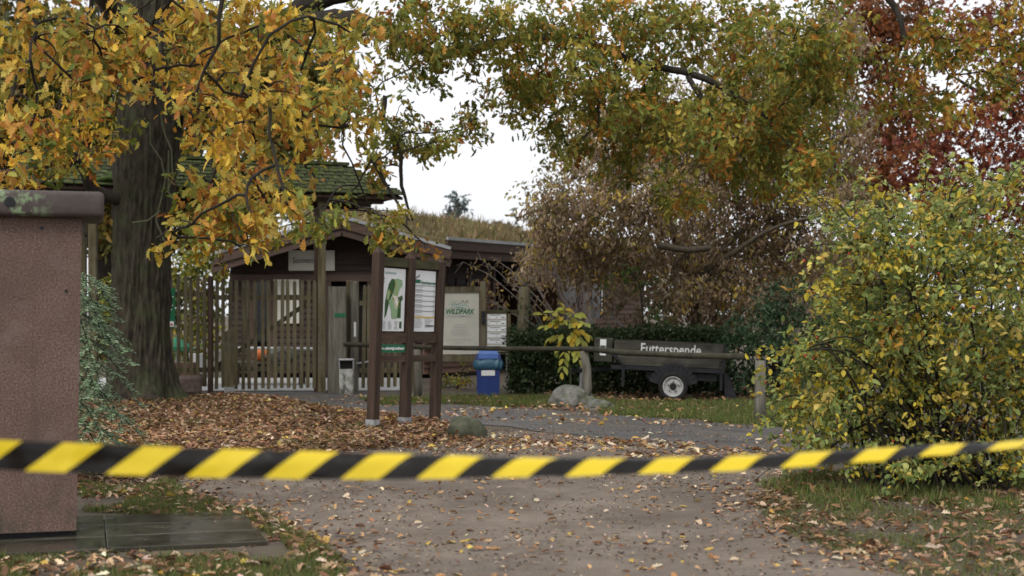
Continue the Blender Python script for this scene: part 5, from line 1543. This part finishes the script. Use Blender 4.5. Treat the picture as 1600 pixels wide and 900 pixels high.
# rose bush in the right foreground
VB = [(1430, 470, 170, 150), (1370, 590, 170, 110), (1500, 610, 150, 110), (1510, 380, 100, 80), (1400, 380, 90, 60), (1285, 600, 55, 42), (1270, 560, 36, 24), (1320, 690, 80, 45), (1450, 710, 140, 45), (1570, 690, 80, 60), (1620, 500, 110, 170), (1350, 480, 80, 70), (1540, 310, 60, 40), (1290, 650, 60, 50), (1440, 320, 60, 30), (1400, 760, 60, 26), (1530, 755, 70, 28), (1270, 700, 36, 20), (1690, 600, 100, 130), (1330, 350, 40, 26), (1235, 548, 20, 8)]
vbw = to_world([(*b, 11.9 + (i * .29) % 1.1, PAL_ROSE, .7) for i, b in enumerate(VB)], 1850)
rr0 = Vector((GX(1440, 12.2), 12.2, 0))
rose = empty('rose_bush', rr0, 'large rose bush with green and yellow leaves and red hips', 'bush')
pos, ax, up, col, tw = twig_leaves(vbw, 16, .085, .25, 1.9)
sh_p, sh_a, sh_u, sh_c, shoots = [], [], [], [], []
for i in range(230):
    c, s_, n_l, pal_ = random.choice([b_3 for b_3 in vbw if b_3[0].x > GX(1300, 12)])
    u_ = Vector((random.gauss(0, 1), random.gauss(-.3, .8), random.gauss(.25, .9))).normalized()
    st_ = Vector(c) + Vector((u_.x * s_[0], u_.y * s_[1], u_.z * s_[2])) * .75
    ln_ = random.uniform(.3, .75)
    dr_ = (u_ + Vector((0, 0, .35))).normalized()
    pts_ = [st_ + dr_ * ln_ * t_ + Vector((0, 0, -.45 * ln_ * t_ * t_)) for t_ in np.linspace(0, 1, 6)]
    shoots.append(pts_)
    base_c = palette(1, PAL_ROSE, .1)[0]
    for q_ in range(int(ln_ / .022)):
        t_ = random.random(); f_ = t_ * 5; j_ = min(4, int(f_))
        p_2 = pts_[j_].lerp(pts_[j_ + 1], f_ - j_)
        sh_p.append(p_2 + Vector((random.gauss(0, .015), random.gauss(0, .015), random.gauss(0, .015))))
        sh_a.append(dr_ * .5 + Vector((random.gauss(0, .7), random.gauss(0, .7), random.gauss(-.1, .5)))); sh_u.append((random.gauss(0, .5), random.gauss(-.2, .5), .9)); sh_c.append(base_c if random.random() < .6 else palette(1, PAL_ROSE, .15)[0])
pos = np.concatenate([pos, np.array(sh_p)]); ax = np.concatenate([ax, norm(np.array(sh_a))]); up = np.concatenate([up, norm(np.array(sh_u))]); col = np.concatenate([col, np.array(sh_c)])
k = pos[:, 2] > .12
pos, ax, up, col = pos[k], ax[k], up[k], col[k]
link('foliage', leaf_mesh('foliage', OVATE, pos - np.array(rr0), frames(ax, up), .050 * R.normal(1, .28, len(pos)).clip(.5, 1.7), col, LEAF), rose)
mb = MB()
canes = []
for pts_ in shoots: mb.tube(pts_, [.005, .0045, .004, .0035, .003, .002], 4, cap=False)
for i in range(70):
    c, t = tw[random.randrange(len(tw))]
    tip = Vector(t[random.randrange(len(t))]); tip.z = max(tip.z, .25)
    b0 = rr0 + Vector((random.uniform(-.55, .8), random.uniform(-.3, .3), 0))
    h_ = max(tip.z - .05, .5) + random.uniform(0, .15)
    m1 = b0.lerp(tip, .35) + Vector((random.gauss(0, .1), random.gauss(0, .1), 0)); m1.z = h_ * .55; m2 = b0.lerp(tip, .7); m2.z = h_
    canes.append((b0, m1, m2, tip))
    grow(mb, [([b0, m1, m2, tip], [.013, .011, .008, .004])], [], .003, 0, subs=False)
for c, t in tw:
    for q in t[::3]:
        q = Vector(q); a = Vector(c).lerp(q, random.uniform(.3, .7)) + Vector((random.gauss(0, .06), random.gauss(0, .06), random.gauss(0, .06)))
        mb.tube([a, a.lerp(q, .5) + Vector((0, 0, .03)), q], [.005, .004, .002], 4, cap=False)
mb.build('canes', bark_dark, rose, smooth=True, world=True)
hip = MB()
idx = R.integers(0, len(pos), 170)
for i in idx:
    p = Vector(pos[i]) - rr0
    hip.tube([p + Vector((0, 0, .012)), p + Vector((0, 0, .007)), p, p - Vector((0, 0, .007)), p - Vector((0, 0, .012))], [.004, .009, .011, .009, .004], 7)
tag(hip.build('rose_hips', tape_hips, rose, smooth=True), kind='stuff')

# young fir beside the pillar
fr_root = Vector((GX(112, 12.6), 12.6, 0))
fir = empty('young_fir', fr_root, 'young blue green fir half hidden behind the stone pillar', 'fir')
mb = MB(); mb.tube([(0, 0, 0), (0, 0, 1.0), (.02, 0, 2.0)], [.05, .035, .01], 8)
np_, na_, nu_, ns_ = [], [], [], []
for lev in range(8):
    zb = .55 + lev * .19
    Lb = .72 * (1 - .5 * lev / 8) * random.uniform(.8, 1.15)
    for k in range(5):
        a = 2 * math.pi * (k + .37 * lev) / 5 + random.gauss(0, .25)
        dv = Vector((math.cos(a), math.sin(a), 0))
        pts = [Vector((0, 0, zb)) + dv * Lb * t + Vector((0, 0, .06 * t - .52 * t * t)) for t in np.linspace(0, 1, 6)]
        mb.tube(pts, [.010, .008, .006, .005, .004, .002], 4)
        twl = [(pts[0], pts[-1], 0)]
        sd = Vector((-dv.y, dv.x, 0))
        for t in np.linspace(.3, .95, 5):
            for s_ in (-1, 1):
                b0 = pts[int(t * 5)].lerp(pts[min(5, int(t * 5) + 1)], t * 5 - int(t * 5)); ln = .34 * (1.1 - t) + .05
                b1 = b0 + (dv * .75 + sd * s_ * .8 + Vector((0, 0, -.5))).normalized() * ln
                twl.append((b0, b1, 1)); mb.tube([b0, b1], [.004, .002], 3, cap=False)
        for b0, b1, kind_ in twl:
            ln = (b1 - b0).length; nn = int(ln / .0085)
            dd = (b1 - b0).normalized(); sx2 = dd.cross(Vector((0, 0, 1))).normalized()
            for q in range(nn):
                t = q / nn
                pbase = (b0.lerp(b1, t) if kind_ else pts[min(5, int(t * 5))].lerp(pts[min(5, int(t * 5) + 1)], t * 5 - int(t * 5)))
                s_ = 1 if q % 2 else -1
                np_.append(pbase); na_.append(dd * .6 + sx2 * s_ + Vector((0, 0, random.uniform(-.1, .3)))); nu_.append((random.gauss(0, .3), -.5 + random.gauss(0, .3), 1)); ns_.append(random.uniform(.03, .042))
mb.build('trunk', bark_dark, fir)
nn = len(np_)
link('needles', leaf_mesh('needles', (NEEDL[0] * (2.8, 1, 1), NEEDL[1]), np.array(np_), frames(np.array(na_), np.array(nu_)), np.array(ns_), palette(nn, [(3, (.20, .29, .16)), (2, (.14, .21, .11)), (1.4, (.28, .37, .23))], .15), NEEDLE), fir)

# thicket behind the right-hand bushes
TB = [(1380, 430, 90, 60), (1500, 440, 90, 60), (1600, 440, 80, 70), (1280, 470, 60, 50), (1450, 520, 110, 50), (1600, 540, 90, 60), (1330, 540, 80, 50), (1700, 430, 80, 90), (1200, 470, 50, 60), (1780, 520, 110, 70), (1900, 470, 110, 90), (2020, 520, 110, 80), (1820, 400, 90, 60)]
tbw = to_world([(*b, 37 + (i * 1.3) % 4, [(3, (.13, .095, .06)), (2, (.10, .10, .035)), (2, (.17, .12, .07)), (1, (.06, .07, .03))], 1.6) for i, b in enumerate(TB)], 200)
root = Vector((GX(1450, 39), 39, 0))
tree('brown_thicket', root, 'tangled brown and olive thicket far behind the rose bush', 'thicket', simple_limbs(root, P(1450, 530, 39), tbw, .12, .07), tbw, OVATE, .15, 10, .35, bark_dark, n_sub=5)
TB = [(1010, 470, 60, 50), (1100, 460, 60, 60), (1180, 430, 60, 60), (1060, 420, 60, 50)]
tbw = to_world([(*b, 36 + (i * 1.3) % 2, [(3, (.11, .08, .055)), (2, (.08, .075, .03)), (2, (.15, .105, .065))], 1.2) for i, b in enumerate(TB)], 200)
root = Vector((GX(1100, 37), 37, 0))
tree('brown_shrub', root, 'brown shrub in the gap between the shop wing and the withered tree', 'shrub', simple_limbs(root, P(1100, 520, 37), tbw, .1, .06), tbw, OVATE, .15, 10, .35, bark_dark, n_sub=5)

# low plants at the foot of the park sign
LBs = [(700, 592, 26, 18), (735, 596, 26, 16), (690, 605, 24, 10), (725, 575, 14, 14)]
lsw = to_world([(*b, 28.2, [(2, (.25, .27, .05)), (2, (.10, .13, .035)), (1, (.40, .31, .05)), (1, (.16, .10, .05))], .5) for b in LBs], 260)
root = Vector((GX(715, 28.2), 28.2, 0))
tree('low_shrub', root, 'low yellow green shrub under the park welcome sign', 'shrub', [([root, P(715, 600, 28.2), P(715, 580, 28.2)], [.02, .015, .008])], lsw, OVATE, .08, 12, .12, bark_dark)

for o in bpy.data.objects:
    if o.name.split('.')[0] == 'print' and o.parent is not None:
        o['kind'] = 'stuff'          # lines of print too small to read or pick apart

# scrub beyond the fence, out past the left edge of the view
TB = [(-60, 520, 90, 70), (-180, 480, 100, 90), (60, 540, 80, 50), (-320, 500, 110, 90), (140, 560, 70, 40)]
tbw = to_world([(*b, 36 + (i * 1.3) % 3, [(3, (.14, .13, .035)), (2, (.09, .10, .03)), (1, (.24, .17, .04))], 1.4) for i, b in enumerate(TB)], 190)
root = Vector((GX(-80, 37), 37, 0))
tree('olive_scrub', root, 'low olive scrub behind the fence left of the oak', 'shrub', simple_limbs(root, P(-80, 560, 37), tbw, .1, .06), tbw, OVATE, .16, 10, .35, bark_dark, n_sub=5)
